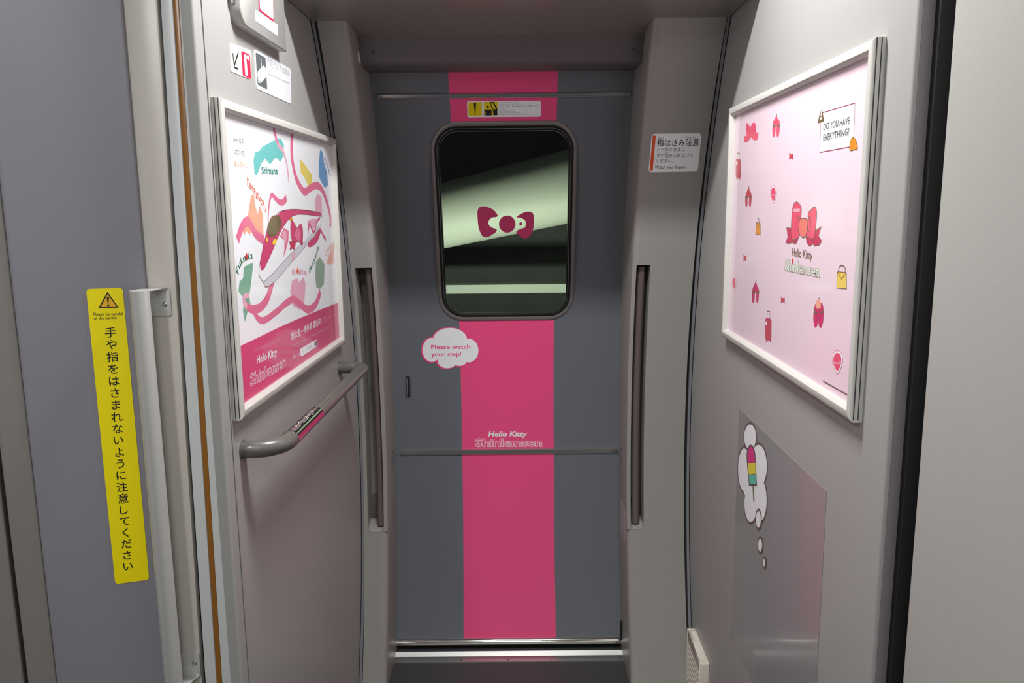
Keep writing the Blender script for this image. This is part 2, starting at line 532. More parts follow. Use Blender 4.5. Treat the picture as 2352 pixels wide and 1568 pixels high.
def pillar(name, side, label, cat):
    # side -1: left, +1: right.  s = distance from the reveal edge away from the opening
    ur = UL if side < 0 else UR
    if side < 0: wallu, na, nb = -.502, .0130, .066
    else: wallu, na, nb = .562, .0125, .056
    width = abs(wallu - ur)
    mb = MB(); FO = .22; r = .018
    arc = [(r - r * math.sin(math.pi / 2 * k / 5), FO - r + r * math.cos(math.pi / 2 * k / 5)) for k in range(6)]
    plain = [(width, FO - .03), (width, FO), (nb, FO), (r + .003, FO)] + arc + [(0, .10), (0, -.03)]
    nr = .004
    fin = [(nr - nr * math.sin(math.pi / 2 * k / 3), FO - nr + nr * math.cos(math.pi / 2 * k / 3)) for k in range(4)]
    nich = [(width, FO - .03), (width, FO), (nb, FO), (nb, FO - .085), (na, FO - .085), (na, FO), (nr + .001, FO)] + fin + [(0, .10), (0, -.03)]
    P = lambda s_, off, z: tuple(wv(ur + side * s_, prof(z, off), z))
    Z0, Z1 = .49, 1.37
    for sec, a, b in ((plain, -.03, Z0), (nich, Z0, Z1), (plain, Z1, 2.04)):
        mb.skin([[P(s_, o_, z) for s_, o_ in sec] for z in zs(a, b)], 'portal_plastic', closed=False)
    for z, up in ((Z0, 1), (Z1, 0)):
        if up:   # sloping niche floor with a rounded lip
            pr = [(FO, z - .002), (FO - .006, z + .001), (FO - .03, z + .010), (FO - .085, z + .02)]
            mb.skin([[P(s_, o_, zz) for o_, zz in pr] for s_ in (na, nb)], 'portal_plastic', closed=False)
            rr = .016                        # rounded lower corners and a soft lip
            for c0, sg in ((na, 1), (nb, -1)):
                ar = [(c0 + sg * (rr - rr * math.cos(math.pi / 2 * k / 6)), z + rr - rr * math.sin(math.pi / 2 * k / 6)) for k in range(7)]
                for d0, d1 in ((.0006, .02),):
                    mb.hull([P(a_, FO - d0, b_) for a_, b_ in [(c0, z)] + ar], [P(a_, FO - d1, b_) for a_, b_ in [(c0, z)] + ar], 'portal_plastic')
            lip = [(na + rr - rr * math.cos(math.pi / 2 * k / 6), z + rr - rr * math.sin(math.pi / 2 * k / 6)) for k in range(7)]
            lip += [(nb - rr + rr * math.sin(math.pi / 2 * k / 6), z + rr - rr * math.cos(math.pi / 2 * k / 6)) for k in range(7)]
            mb.tube([P(a_, FO - .0012, b_) for a_, b_ in lip], .0022, 'portal_plastic', 8)
        else:
            mb.poly([P(na, FO, z), P(nb, FO, z), P(nb, FO - .085, z), P(na, FO - .085, z)], 'portal_plastic')
        mb.poly([P(s_, o_, z) for s_, o_ in arc[::-1]] + [P(s_, o_, z) for s_, o_ in fin[:]], 'portal_plastic')
    return struct(name, mb, label, cat, angle=35), P, na, nb, Z0, Z1


pl, PLf, na, nb, NZ0, NZ1 = pillar('wall_portal_left', -1, 'narrow gray door surround between the white poster wall and the door', 'wall')
pr_, PRf, nar, nbr, _, _ = pillar('wall_portal_right', 1, 'wide gray door surround carrying the finger warning sign', 'wall')
for o in (pl, pr_): pass

# metal stub of the knee-height strip on each reveal
for par, u0, sgn in ((pl, UL, 1), (pr_, UR, -1)):
    mb = MB()
    for k in (0,):
        a = [wv(u0, 2.655 + .0, z) for z in (.680, .695)]
        mb.hull([wv(u0, 2.64, .680), wv(u0, 2.71, .680), wv(u0, 2.71, .695), wv(u0, 2.64, .695)],
                [wv(u0 + sgn * .003, 2.64, .680), wv(u0 + sgn * .003, 2.71, .680), wv(u0 + sgn * .003, 2.71, .695), wv(u0 + sgn * .003, 2.64, .695)], 'chrome')
    put('metal_stub', mb, par)

for par, u0, sgn in ((pl, UL, 1), (pr_, UR, -1)):
    mb = MB()
    q = [(2.672, .706), (2.676, .706), (2.676, .722), (2.672, .722)]
    mb.hull([wv(u0, v, z) for v, z in q], [wv(u0 + sgn * .003, v, z) for v, z in q], 'chrome'); put('metal_clip', mb, par)
mb = MB(); q = [(2.585, .05), (2.60, .05), (2.60, .115), (2.585, .115)]
mb.hull([wv(UR, v, z) for v, z in q], [wv(UR - .006, v, z) for v, z in q], 'black_rubber'); put('rubber_stop', mb, pr_)

# ---- grab bars in the niches
def grab_bar(side, Pf, s_mid, label):
    z0, z1 = NZ0 + .012, NZ1 - .004
    base = Pf(s_mid, .175, z0)
    t = thing('grab_bar', label, 'grab bar', base, 'grab bars in the door surround')
    mb = MB(); mb.tube([Pf(s_mid, .194, z) for z in zs(z0, z1, .05)], .0118, 'rail_brown', 18); put('bar', mb, t)
    for za, zb in ((z0 + .045, z0 + .075), (z1 - .075, z1 - .045)):
        mb = MB(); mb.tube([Pf(s_mid, .194, (za + zb) / 2), Pf(s_mid, .136, (za + zb) / 2)], .007, 'rail_brown', 12); put('standoff', mb, t)
    for za, zb in ((z0 + .008, z0 + .085), (z1 - .055, z1 - .006)):
        mb = MB()
        for s0, s1 in ((s_mid + .012, nb - .0005 if side < 0 else nbr - .0005),):
            mb.hull([Pf(s0, .137, za), Pf(s1, .137, za), Pf(s1, .137, zb), Pf(s0, .137, zb)],
                    [Pf(s0, .150, za), Pf(s1, .150, za), Pf(s1, .150, zb), Pf(s0, .150, zb)], 'portal_dark')
        put('mounting_block', mb, t, bevel=.003)
    return t


grab_bar(-1, PLf, .026, 'vertical brown grab bar set in the narrow surround beyond the handrail')
grab_bar(1, PRf, .032, 'vertical brown grab bar set in the wide surround below the finger warning sign')

# ---- lintel above the door
mb = MB(); n = 2
sec = [(.0, 1.950), (.105, 1.950), (.111, 1.955), (.112, 1.962)] + [(.112, z) for z in (1.985, 2.01)] + [(.115, 2.026), (.125, 2.04)]
mb.skin([[tuple(wv(u, prof(z, o_), z)) for o_, z in sec] for u in (UL - .005, UR + .005)], 'portal_dark', closed=False)
lint = struct('trim_1', mb, 'dark gray lintel panel above the door', 'lintel', angle=50)
for u in (-.385, .345):
    sb = MB(); sb.disc(wv(u, prof(1.985, .112), 1.985), wv(0, -1, 0), .004, .001, 'groove_dark', 12); put('screw', sb, lint)


# ---- side walls of the door bay (slabs whose far edge follows the body curve)
def frontY(X, z, off):                   # world Y of the portal front at wall X
    u = X * U[0]
    for _ in range(20):
        v = prof(z, off); u = (X - V[0] * v) / U[0]
    return float(wv(u, v, z)[1])


def side_wall(name, X, sgn, Ynear, ztop, label, m='wall_laminate'):
    mb = MB()
    zz = zs(-.02, ztop, .05)
    far = [(frontY(X, z, .222) - .001 if z < 2.06 else frontY(X, 2.06, .222)) for z in zz]
    r = .006
    sec = lambda z, f: [(X, f, z), (X, f - .5, z), (X, Ynear + r + .004, z), (X, Ynear + r, z)] + [(X + sgn * (r - r * math.cos(math.pi / 2 * k / 4)), Ynear + r - r * math.sin(math.pi / 2 * k / 4), z) for k in range(1, 5)] + [(X + sgn * .022, Ynear, z), (X + sgn * .022, f, z)]
    loops = [sec(z, f) for z, f in zip(zz, far)]
    mb.skin(loops, m); mb.poly(loops[-1], m); mb.poly(loops[0][::-1], m)
    return struct(name, mb, label, 'wall', angle=50)


side_wall('wall_left', XL, -1, 1.407, 2.45, 'pale gray laminate wall holding the bullet train poster and handrail')
side_wall('wall_right', XR, 1, 1.15, 2.45, 'pale gray laminate wall holding the pink poster')

# seam strips where wall and portal meet
def seam(name, X, sgn, label):
    mb = MB()
    zz = zs(-.02, 2.04, .05)
    a = [(X - sgn * .001, X + sgn * .0105)]
    loops = []
    for z in zz:
        y = frontY(X, z, .222)
        loops.append([(X - sgn * .0015, y + .003, z), (X - sgn * .0095, y + .0035, z), (X - sgn * .0095, y + .02, z), (X - sgn * .0015, y + .02, z)])
    mb.skin(loops, 'seam_gray')
    loops = []
    for z in zz:
        y = frontY(X, z, .222)
        loops.append([(X + sgn * .02, y + .012, z), (X - sgn * .02, y + .012, z)])
    mb.skin(loops, 'black_rubber', closed=False)
    return struct(name, mb, label, 'trim')


seam('trim_2', XL, -1, 'thin gray seam strip where the bullet train poster wall meets the door surround')
seam('trim_3', XR, 1, 'thin gray seam strip where the pink poster wall meets the door surround')

# ---- floor, sill, ceilings
mb = MB(); mb.poly([(-1.8, -1.7, 0), (.9, -1.7, 0), (.9, 2.62, 0), (-1.8, 2.62, 0)], 'floor_rubber')
struct('floor', mb, 'dark gray rubber floor of the vestibule', 'floor')
mb = MB()
secv = [(2.655, -.006), (2.606, -.006), (2.603, .006), (2.598, .0145), (2.5815, .0150), (2.580, .0145), (2.5675, .0035), (2.566, .003), (2.535, .0022), (2.5345, .0)]
us = np.linspace(-.436, .384, 9)
for a_, b_, m in ((0, 5, 'groove_dark'), (4, 8, 'sill_edge'), (7, 10, 'sill_plate')):
    mb.skin([[tuple(wv(u, v, z)) for v, z in secv[a_:b_]] for u in us], m, closed=False)
sill = struct('trim_4', mb, 'polished metal threshold plate at the foot of the door', 'threshold', smooth=False)
for u in (-.19, -.03, .12):
    sb = MB(); sb.disc(wv(u, 2.545, .0026), (0, 0, 1), .003, .0005, 'groove_dark', 12); put('screw', sb, sill)

LIP = 1.885
mb = MB()
sec = [(LIP, 2.46)] + [(LIP + .03 - .03 * math.cos(math.pi / 2 * k / 6), 2.064 - .03 * math.sin(math.pi / 2 * k / 6)) for k in range(7)]
sec += [(LIP + .036, 2.034), (2.05, 2.034), (2.13, 2.033), (2.20, 2.031), (2.27, 2.026), (2.34, 2.018)]
mb.skin([[(X, y, z) for y, z in sec] for X in (XL + .004, XR - .004)], 'ceiling_panel', closed=False)
cl = struct('ceiling', mb, 'low gray ceiling panel over the door bay', 'ceiling', angle=50)
for X in (-.47, -.39, .34, .41):
    pass
for (x, y) in ((-.345, 2.13), (.30, 2.13)):
    sb = MB(); sb.disc((x, y, 2.0335), (0, 0, -1), .006, .001, 'portal_dark', 14); put('screw_cap', sb, cl)
mb = MB(); mb.poly([(-1.8, -1.7, 2.455), (.9, -1.7, 2.455), (.9, LIP + .01, 2.455), (-1.8, LIP + .01, 2.455)], 'ceiling_white')
struct('ceiling_main', mb, 'white main ceiling of the vestibule', 'ceiling')

# ---- left foreground: jamb strips and folding panels
def vstrip(name, x0, x1, y, m, label, cat='trim', depth=.02, z0=-.01, z1=2.45, bevel=.0015):
    mb = MB(); mb.box(x0, x1, y, y + depth, z0, z1, m)
    return struct(name, mb, label, cat, bevel=bevel)


def lean_strip(name, px0, px1, y, m, label, depth=.02, bevel=.0012, edge=None):
    """upright strip facing the vestibule; edges surveyed at the top and at the bottom"""
    e = []
    for (xa, ya), (xb, yb) in (px0, px1):
        a, b = onY(xa, ya, y), onY(xb, yb, y)
        k = (b[0] - a[0]) / (b[2] - a[2])
        e.append([(a[0] + k * (z - a[2]), z) for z in (-.01, 2.45)])
    if edge is not None: e[1] = [(edge, -.01), (edge, 2.45)]
    mb = MB()
    f = [(e[0][0][0], y, -.01), (e[1][0][0], y, -.01), (e[1][1][0], y, 2.45), (e[0][1][0], y, 2.45)]
    mb.hull(f, [(x, y + depth, z) for x, _, z in f], m)
    return struct(name, mb, label, 'trim', bevel=bevel)


lean_strip('trim_5', ((410, 0), (510, 1568)), ((452, 0), (546, 1568)), 1.408, 'strip_blue', 'blue gray edge strip between the amber strip and the bullet train poster wall', edge=XL - .003)
lean_strip('trim_6', ((395.4, 0), (497, 1568)), ((410, 0), (510, 1568)), 1.411, 'amber_strip', 'narrow amber brown strip running up the corner')
lean_strip('trim_7', ((368, 0), (472, 1568)), ((395.4, 0), (497, 1568)), 1.408, 'strip_blue', 'blue gray edge strip between the amber strip and the beige jamb')
lean_strip('trim_8', ((270, 0), (395, 1568)), ((361, 0), (464, 1568)), 1.412, 'jamb_beige', 'beige jamb strip carrying the silver handle brackets', bevel=.003)
mb = MB(); mb.box(-.74, -.575, 1.425, 1.44, -.01, 2.45, 'void_black')
struct('trim_9', mb, 'dark gap behind the jamb strips', 'trim')

ANG = math.radians(17.5)
DV = np.array([math.cos(ANG), math.sin(ANG), 0]); NV = np.array([math.sin(ANG), -math.cos(ANG), 0])
E0 = onY(337, 660, 1.405)
E0 = np.array([E0[0], 1.405, 0])


def mapP(off=0.0):
    def f(a, b, h):
        p = E0 + DV * a + NV * (off + h); return (p[0], p[1], b)
    return f


def pxP(x, y, off=0.0):
    d = ray(x, y); P0 = E0 + NV * off
    p = CAM + d * ((P0 - CAM) @ NV / (d @ NV))
    return float((p - E0) @ DV), float(p[2])


aA = (pxP(41, 700)[0] + pxP(121, 1568)[0]) / 2
aB = (pxP(36, 1368)[0] + pxP(54, 1568)[0]) / 2


def panel(name, a0, a1, m, label, off=0.0, cat='door', rad=.004):
    mb = MB(); f = mapP(off)
    prf = [(a0, -.03)] + [(a0 + rad - rad * math.cos(math.pi / 2 * k / 4), -rad + rad * math.sin(math.pi / 2 * k / 4)) for k in range(5)] + \
          [(a0 + rad + .003, 0), (a1 - rad - .003, 0)] + [(a1 - rad + rad * math.sin(math.pi / 2 * k / 4), -rad + rad * math.cos(math.pi / 2 * k / 4)) for k in range(5)] + [(a1, -.03)]
    loops = [[f(a, z, h) for a, h in prf] for z in (0.0, .6, 1.2, 1.8, 2.45)]
    mb.skin(loops, m)
    return struct(name, mb, label, cat, angle=50)


panel('door_2', aA, .0, 'panel_mauve', 'mauve gray folding door panel bearing the yellow warning label')
panel('trim_10', aB + .004, aA - .0005, 'panel_brown', 'brownish gray edge strip of the folding door', -.002, 'trim')
panel('door_3', aB - .55, aB - .003, 'panel_brown', 'brownish gray folding door panel at the far edge behind the yellow label panel', -.004)

# ---- right foreground: edge of the poster wall, black rubber gap, next wall panel
mb = MB(); mb.box(.5365, .5535, 1.149, 1.17, -.01, 2.45, 'edge_mauve')
struct('trim_11', mb, 'mauve gray edge strip closing the pink poster wall', 'trim', bevel=.001)
mb = MB(); mb.box(.5535, .64, 1.135, 1.16, -.01, 2.45, 'black_rubber')
struct('trim_12', mb, 'black rubber gap strip beside the pink poster wall', 'trim')
mb = MB(); r = .016
prf = [(.62, 1.10)] + [(.549 + r - r * math.sin(math.pi / 2 * k / 6), 1.10 - r + r * math.cos(math.pi / 2 * k / 6)) for k in range(7)] + [(.549, 1.08), (.549, .5), (.549, -1.7), (.62, -1.7)]
mb.skin([[(x, y, z) for x, y in prf] for z in (-.01, .6, 1.2, 1.8, 2.45)], 'panel_laminate')
struct('wall_right_near', mb, 'pale gray textured wall panel beyond the black rubber gap', 'wall', angle=40)

# ---- the rest of the vestibule (behind the viewer)
mb = MB(); mb.box(-1.82, .7, -1.72, -1.70, -.01, 2.46, 'panel_laminate')
struct('wall_back', mb, 'pale gray wall across the vestibule', 'wall')
mb = MB(); mb.box(-1.80, -1.78, -1.72, 1.45, -.01, 2.46, 'panel_laminate')
struct('wall_far_left', mb, 'pale gray wall closing the side passage', 'wall')
mb = MB(); mb.poly([(-1.8, 1.44, -.01), (-.56, 1.44, -.01), (-.56, 1.44, 2.46), (-1.8, 1.44, 2.46)], 'panel_mauve')
struct('wall_behind_panels', mb, 'gray wall behind the folding door panels', 'wall')

# ---- ceiling luminaires
for nm, y, lb in (('ceiling_light', 1.50, 'slim white ceiling light just before the low ceiling panel'), ('ceiling_light', -.675, 'slim white ceiling light across the vestibule')):
    t = thing(nm, lb, 'ceiling light', (-.02, y, 2.43), 'vestibule ceiling lights')
    mb = MB()
    for x0, x1, y0, y1 in ((-.30, .26, y - .085, y - .066), (-.30, .26, y + .066, y + .085), (-.30, -.28, y - .085, y + .085), (.24, .26, y - .085, y + .085)):
        mb.box(x0, x1, y0, y1, 2.432, 2.455, 'device_white')
    put('housing', mb, t)
    mb = MB(); mb.box(-.275, .235, y - .062, y + .062, 2.436, 2.45, 'ceiling_white'); put('diffuser', mb, t)

# ---- outside the window: dark station wall with a pale ledge and a solid invented for the slanting light band
mb = MB(); mb.poly([tuple(wv(u, 3.9, z)) for u, z in ((-2, -.2), (2, -.2), (2, 3.4), (-2, 3.4))], 'concrete')
struct('wall_outside', mb, 'dark concrete wall outside the window', 'wall')
mb = MB()
secs = []
for u in np.linspace(-1.2, 1.2, 13):
    zc = 1.572 + .19 * u
    secs.append([tuple(wv(u, 3.38 - .13 * math.cos(t), zc + (.135 if t < 0 else .155 + .06 * u) * math.sin(t))) for t in np.linspace(-math.pi / 2, math.pi / 2, 24)] + [tuple(wv(u, 3.5, zc + .155 + .06 * u)), tuple(wv(u, 3.5, zc - .135))])
mb.skin(secs, 'light_band_pale')
struct('trim_13', mb, 'pale slanting stand-in for the bright light band seen through the window', 'light band', angle=60)
mb = MB()
mb.hull([tuple(wv(-1.2, v, z)) for v, z in ((3.30, 1.199), (3.30, 1.235), (3.4, 1.235), (3.4, 1.199))],
        [tuple(wv(1.2, v, z)) for v, z in ((3.30, 1.199), (3.30, 1.235), (3.4, 1.235), (3.4, 1.199))], 'ledge_gray')
struct('trim_14', mb, 'pale ledge seen low through the window', 'ledge')
area('added_band_light', tuple(wv(-.02, 2.85, 1.125)), 1.1, .05, 8.5, (.95, 1, .88), (math.radians(150), 0, 0))  # added unseen light, placed to brighten the invented band outside


# ================================================================== THINGS
def Z(f, x0, y0, k): return lambda x, y: f(x0 + x / k, y0 + y / k)


def art_thing(name, art, label, cat, parent=None, group=None):
    o = put(name, art.mb, parent, smooth=False)
    return tag(o, label, cat, group) if cat else o


# ---- framed posters
def frame_rails(fmap, box, t, wd):
    a0, a1, b0, b1 = box
    cor = [(a0, b0, 1, 1), (a1, b0, -1, 1), (a1, b1, -1, -1), (a0, b1, 1, -1)]
    sec = [(0, 0), (0, t * .72), (.0025, t * .93), (.006, t), (wd * .72, t), (wd - .002, t * .72), (wd, t * .30), (wd, 0)]
    out = []
    for i in range(4):
        p, q = cor[i], cor[(i + 1) % 4]
        mb = MB()
        L = [[fmap(c[0] + c[2] * d, c[1] + c[3] * d, h) for d, h in sec] for c in (p, q)]
        mb.skin(L, 'frame_alu')
        if i in (1, 3):                  # upright rails carry two dark slots on their outer side
            for h in (.34, .72):
                g = lambda b, hh, e: fmap(p[0] + p[2] * e, b, t * hh)
                for hh in ((h - .04, h + .04),):
                    mb.hull([g(b0 + .004, hh[0], -.0004), g(b1 - .001, hh[0], -.0004), g(b1 - .001, hh[1], -.0004), g(b0 + .004, hh[1], -.0004)],
                            [g(b0 + .004, hh[0], .001), g(b1 - .001, hh[0], .001), g(b1 - .001, hh[1], .001), g(b0 + .004, hh[1], .001)], 'groove_dark')
        out.append(mb)
    return out


POFF = .006
LB, RBX = (1.452, 2.318, 1.157, 1.748), (-2.108, -1.243, 1.206, 1.793)
tl = thing('framed_poster', 'framed white and pink bullet train poster on the wall above the handrail', 'poster', (XL + .008, (LB[0] + LB[1]) / 2, LB[2]), 'aluminium framed posters')
tr = thing('framed_poster', 'framed pale pink poster with small bows and luggage around a big red bow', 'poster', (XR - .008, -(RBX[0] + RBX[1]) / 2, RBX[2]), 'aluminium framed posters')
for mb in frame_rails(mapL(), LB, .019, .022): put('frame_rail', mb, tl)
for mb in frame_rails(mapR(), RBX, .019, .022): put('frame_rail', mb, tr)

A = Art(mapL(POFF), step=.00008)
f = pxL(POFF)
a = Z(f, 480, 200, 4.355); b = Z(f, 480, 540, 3.5643); n_ = Z(f, 560, 690, 7.4667); t_ = Z(f, 580, 430, 6.535)
B0 = (LB[0] + .014, LB[1] - .014, LB[2] + .014, LB[3] - .014)
A.sheet([(B0[0], B0[2]), (B0[1], B0[2]), (B0[1], B0[3]), (B0[0], B0[3])], 'p_white', .005)
top = catmull([(B0[0], b(248, 912)[1] - .004), b(248, 912), b(400, 838), b(600, 742), b(800, 655), b(1068, 545), (B0[1], b(1068, 545)[1] + .004)], 6, False)
A.shape([(B0[0], B0[2]), (B0[1], B0[2])] + top[::-1], 'p_band', 1)
# coloured map patches
for pts, m, z in (([(445, 730), (460, 650), (500, 640), (530, 600), (580, 570), (640, 540), (680, 510), (720, 515), (750, 580), (740, 700), (710, 750), (690, 715), (660, 710), (610, 775), (560, 715), (520, 770), (480, 880), (455, 870), (450, 800)], 'p_teal', a),
                  ([(905, 715), (950, 760), (1000, 840), (1030, 870), (1030, 1050), (1010, 1040), (990, 980), (960, 910), (920, 860)], 'p_yellow', a),
                  ([(1110, 625), (1140, 650), (1150, 760), (1180, 850), (1190, 980), (1160, 1010), (1130, 960), (1100, 900), (1100, 750)], 'p_blue', a),
                  ([(420, 1080), (450, 1070), (460, 1170), (485, 1270), (510, 1180), (540, 1280), (545, 1500), (520, 1510), (490, 1450), (430, 1380), (410, 1480), (380, 1440), (350, 1480), (340, 1440), (380, 1350)], 'p_orange', a),
                  ([(285, 260), (320, 240), (362, 225), (355, 300), (340, 420), (330, 500), (350, 640), (320, 610), (295, 710), (278, 620), (290, 520), (240, 460), (250, 380), (280, 350)], 'p_green', b),
                  ([(680, 370), (720, 350), (740, 385), (775, 340), (790, 400), (780, 560), (740, 610), (690, 580), (665, 470)], 'p_blush', b),
                  ([(875, 220), (905, 175), (935, 220), (948, 240), (940, 400), (910, 440), (880, 430), (868, 330)], 'p_sage', b),
                  ([(985, 150), (1030, 70), (1020, 230), (990, 240), (960, 235)], 'p_salmon', b)):
    A.shape(P_of(z, pts), m, 1)
# ribbons
def ribbon(z, pts, w0, w1, m, lay=2):
    c = catmull(P_of(z, pts), 7, False); k = len(c) - 1
    A.stroke(c, [w0 + (w1 - w0) * i / k if not callable(w0) else w0(i / k) for i in range(k + 1)], m, lay)
ribbon(a, [(640, 345), (655, 450), (690, 570), (740, 640), (780, 780), (800, 960)], .016, .007, 'p_blush')
ribbon(a, [(640, 345), (655, 450), (690, 575)], .017, .006, 'p_pink', 3)
ribbon(a, [(835, 435), (825, 600), (838, 760), (880, 930), (950, 1045), (1000, 1020), (1060, 985), (1115, 1005), (1170, 1120), (1212, 1290), (1215, 1400)], .019, .019, 'p_pink')
ribbon(a, [(590, 1340), (598, 1200), (625, 1080), (680, 1130), (730, 1155), (775, 1110)], .006, .016, 'p_pink')
ribbon(a, [(285, 1530), (320, 1420), (355, 1360), (400, 1350), (470, 1470), (550, 1530)], .019, .02, 'p_pink')
ribbon(b, [(520, 370), (480, 510), (420, 590), (350, 605), (300, 575)], .024, .015, 'p_pink')
ribbon(b, [(310, 590), (288, 550), (288, 505), (330, 490)], .014, .010, 'p_blush', 3)
ribbon(b, [(355, 600), (400, 680), (455, 695), (560, 620), (620, 565), (690, 525), (745, 565), (810, 608), (870, 570), (912, 465)], .013, .022, 'p_pink')
ribbon(t_, [(1010, 620), (960, 760), (880, 840), (830, 850)], .026, .014, 'p_rose')
ribbon(t_, [(1015, 620), (1060, 720), (1100, 790)], .008, .010, 'p_rose')
A.shape(catmull(P_of(t_, [(950, 380), (945, 180), (985, 95), (1010, 130), (1030, 130), (1040, 260), (1035, 400)])), 'p_blush', 2)
# the bullet train
body = [(110, 1130), (95, 1240), (105, 1340), (160, 1420), (205, 1495), (350, 1400), (560, 1150), (720, 970), (890, 760), (1000, 620), (1030, 480), (1035, 400), (900, 360), (700, 335), (520, 340), (380, 390), (250, 560), (170, 850)]
A.shape(catmull(P_of(t_, body), 5), 'p_white', 4)
A.outline(catmull(P_of(t_, body), 5), .0016, 'p_line', 5)
A.shape(P_of(t_, [(165, 1425), (205, 1495), (350, 1405), (560, 1150), (720, 970), (890, 760), (1000, 620), (1000, 560), (880, 690), (740, 850), (560, 1010), (390, 1190), (250, 1360)]), 'p_skirt', 5)
A.stroke(P_of(t_, [(170, 1415), (290, 1310), (420, 1160), (600, 970), (740, 840)]), .0012, 'p_ink', 6)
roof = [(110, 1130), (115, 1200), (135, 1240), (170, 1225), (240, 1080), (320, 900), (370, 770), (430, 640), (480, 560), (530, 490), (600, 430), (680, 405), (820, 410), (1033, 440), (1035, 395), (820, 350), (660, 335), (520, 340), (430, 365), (370, 420), (290, 430), (240, 530), (200, 700), (160, 860)]
A.shape(P_of(t_, roof), 'p_rose', 6)
A.outline(P_of(t_, roof), .0012, 'p_line', 7)
A.shape(catmull(P_of(t_, [(215, 640), (235, 540), (290, 450), (350, 420), (400, 440), (430, 530), (400, 650), (340, 730), (270, 745), (225, 715)])), 'p_brown', 8)
A.shape(catmull(P_of(t_, [(198, 750), (225, 775), (230, 825), (205, 800)])), 'p_headlamp', 8)
A.shape(catmull(P_of(t_, [(310, 790), (350, 775), (360, 810), (330, 860), (297, 850)])), 'p_headlamp', 8)
A.shape(P_of(t_, [(470, 610), (540, 655), (535, 800), (500, 940), (460, 1060), (475, 930), (475, 790), (410, 740), (435, 680)]), 'p_pink', 6)
A.shape(P_of(t_, [(480, 640), (505, 670), (505, 800), (480, 900), (478, 790), (430, 720)]), 'p_blush', 7)
A.shape(P_of(t_, [(590, 1010), (640, 960), (635, 1060), (585, 1130)]), 'p_blush', 6)
A.shape(P_of(t_, [(540, 490), (585, 445), (610, 500), (580, 510)]), 'p_tan', 7)
A.shape(catmull(P_of(t_, [(835, 495), (980, 480), (940, 570), (905, 660), (870, 600), (840, 640)])), 'p_blush', 6)
A.stroke(catmull(P_of(t_, [(830, 700), (850, 540), (900, 660), (940, 640), (960, 520), (1010, 460)]), 5, False), .006, 'p_rose', 7)
bow = [[(570, 520), (600, 508), (640, 570), (675, 640), (680, 760), (655, 830), (600, 810), (570, 700)],
       [(675, 640), (710, 545), (745, 600), (752, 740), (740, 830), (690, 800)],
       [(600, 800), (640, 840), (625, 925), (590, 915), (555, 935), (565, 880), (548, 815), (575, 815)],
       [(700, 800), (750, 810), (745, 865), (730, 865)]]
for k, q in enumerate(bow):
    A.shape(catmull(P_of(t_, q), 5), 'p_rose' if k < 2 else 'p_bowdark', 8 + (k < 2)); A.outline(catmull(P_of(t_, q), 5), .0010, 'p_line', 10)
A.shape(catmull(P_of(t_, [(625, 690), (640, 650), (670, 595), (715, 660), (720, 740), (690, 820), (640, 760)]), 5), 'p_pink', 11)
A.outline(catmull(P_of(t_, [(625, 690), (640, 650), (670, 595), (715, 660), (720, 740), (690, 820), (640, 760)]), 5), .0010, 'p_line', 12)
# wording
for k, (s_, y0) in enumerate((('みんなを', 545), ('つないで', 665), ('結んでいく', 785))):
    A.text(s_, a(242 + k * 4, y0), a(348 + k * 4 + (k == 2) * 24, y0 + 24), 'p_ink' if k < 2 else 'p_tan', 2, height=0.0085)
A.text('Shimane', a(528, 865), a(688, 868), 'p_tealtext', 4, .012, height=0.0140)
def arc_text(s_, z, pts, m, h, lay=4, bold=.012):
    c = catmull(P_of(z, pts), 12, False); L = [0]
    for p, q in zip(c, c[1:]): L.append(L[-1] + math.dist(p, q))
    at = lambda d: next((tuple(np.array(c[i]) + (np.array(c[i + 1]) - np.array(c[i])) * ((d - L[i]) / max(1e-9, L[i + 1] - L[i]))) for i in range(len(c) - 1) if L[i + 1] >= d), c[-1])
    st = L[-1] / len(s_)
    for i, ch in enumerate(s_):
        wd = .86 if ch not in 'il' else .3
        A.text(ch, at(st * (i + .5 - wd / 2)), at(st * (i + .5 + wd / 2)), m, lay, bold, height=h)
arc_text('Yamaguchi', a, [(370, 970), (460, 1070), (530, 1180), (570, 1270)], 'p_orangetext', 0.0150)
arc_text('Fukuoka', b, [(238, 330), (260, 250), (305, 205), (358, 190)], 'p_greentext', 0.0150)
A.shape(catmull(P_of(b, [(296, 170), (306, 145), (314, 170), (310, 198), (300, 198)])), 'p_red', 5)
arc_text('Hiroshima', b, [(680, 325), (740, 318), (800, 325)], 'p_pinktext', 0.0140)
A.shape(catmull(P_of(b, [(718, 285), (725, 262), (733, 285), (730, 312), (720, 312)])), 'p_orangetext', 5)
arc_text('Okayama', b, [(822, 318), (850, 250), (880, 170), (898, 100)], 'p_greentext', 0.0130)
arc_text('Osaka', b, [(960, 185), (975, 130), (1000, 110), (1025, 80)], 'p_salmon', 0.0150)
arc_text('Hyogo', a, [(1150, 725), (1180, 790), (1215, 905)], 'p_bluetext', 0.0130)
A.text('ハローキティといっしょに旅しよう', n_(180, 880), n_(610, 690), 'p_blush', 3, height=0.0050)
A.text('Hello Kitty', n_(222, 1085), n_(565, 935), 'p_white', 3, .022, height=0.0155, slant=.12)
A.text('Shinkansen', n_(110, 1470), n_(712, 1130), 'p_white', 3, .034, height=0.0230, slant=.1)
A.text('Shinkansen', n_(117, 1464), n_(705, 1134), 'p_band', 4, .0, height=0.0222, slant=.1)
A.text('新大阪〜博多間 運行中!', n_(815, 675), n_(1330, 395), 'p_white', 3, .012, height=0.0140)
A.text('Hello Kitty between Shin-Osaka and Hakata in operation', n_(820, 800), n_(1478, 455), 'p_blush', 3, height=0.0055)
A.text('詳しくは', n_(845, 995), n_(955, 945), 'p_white', 3, height=0.0070)
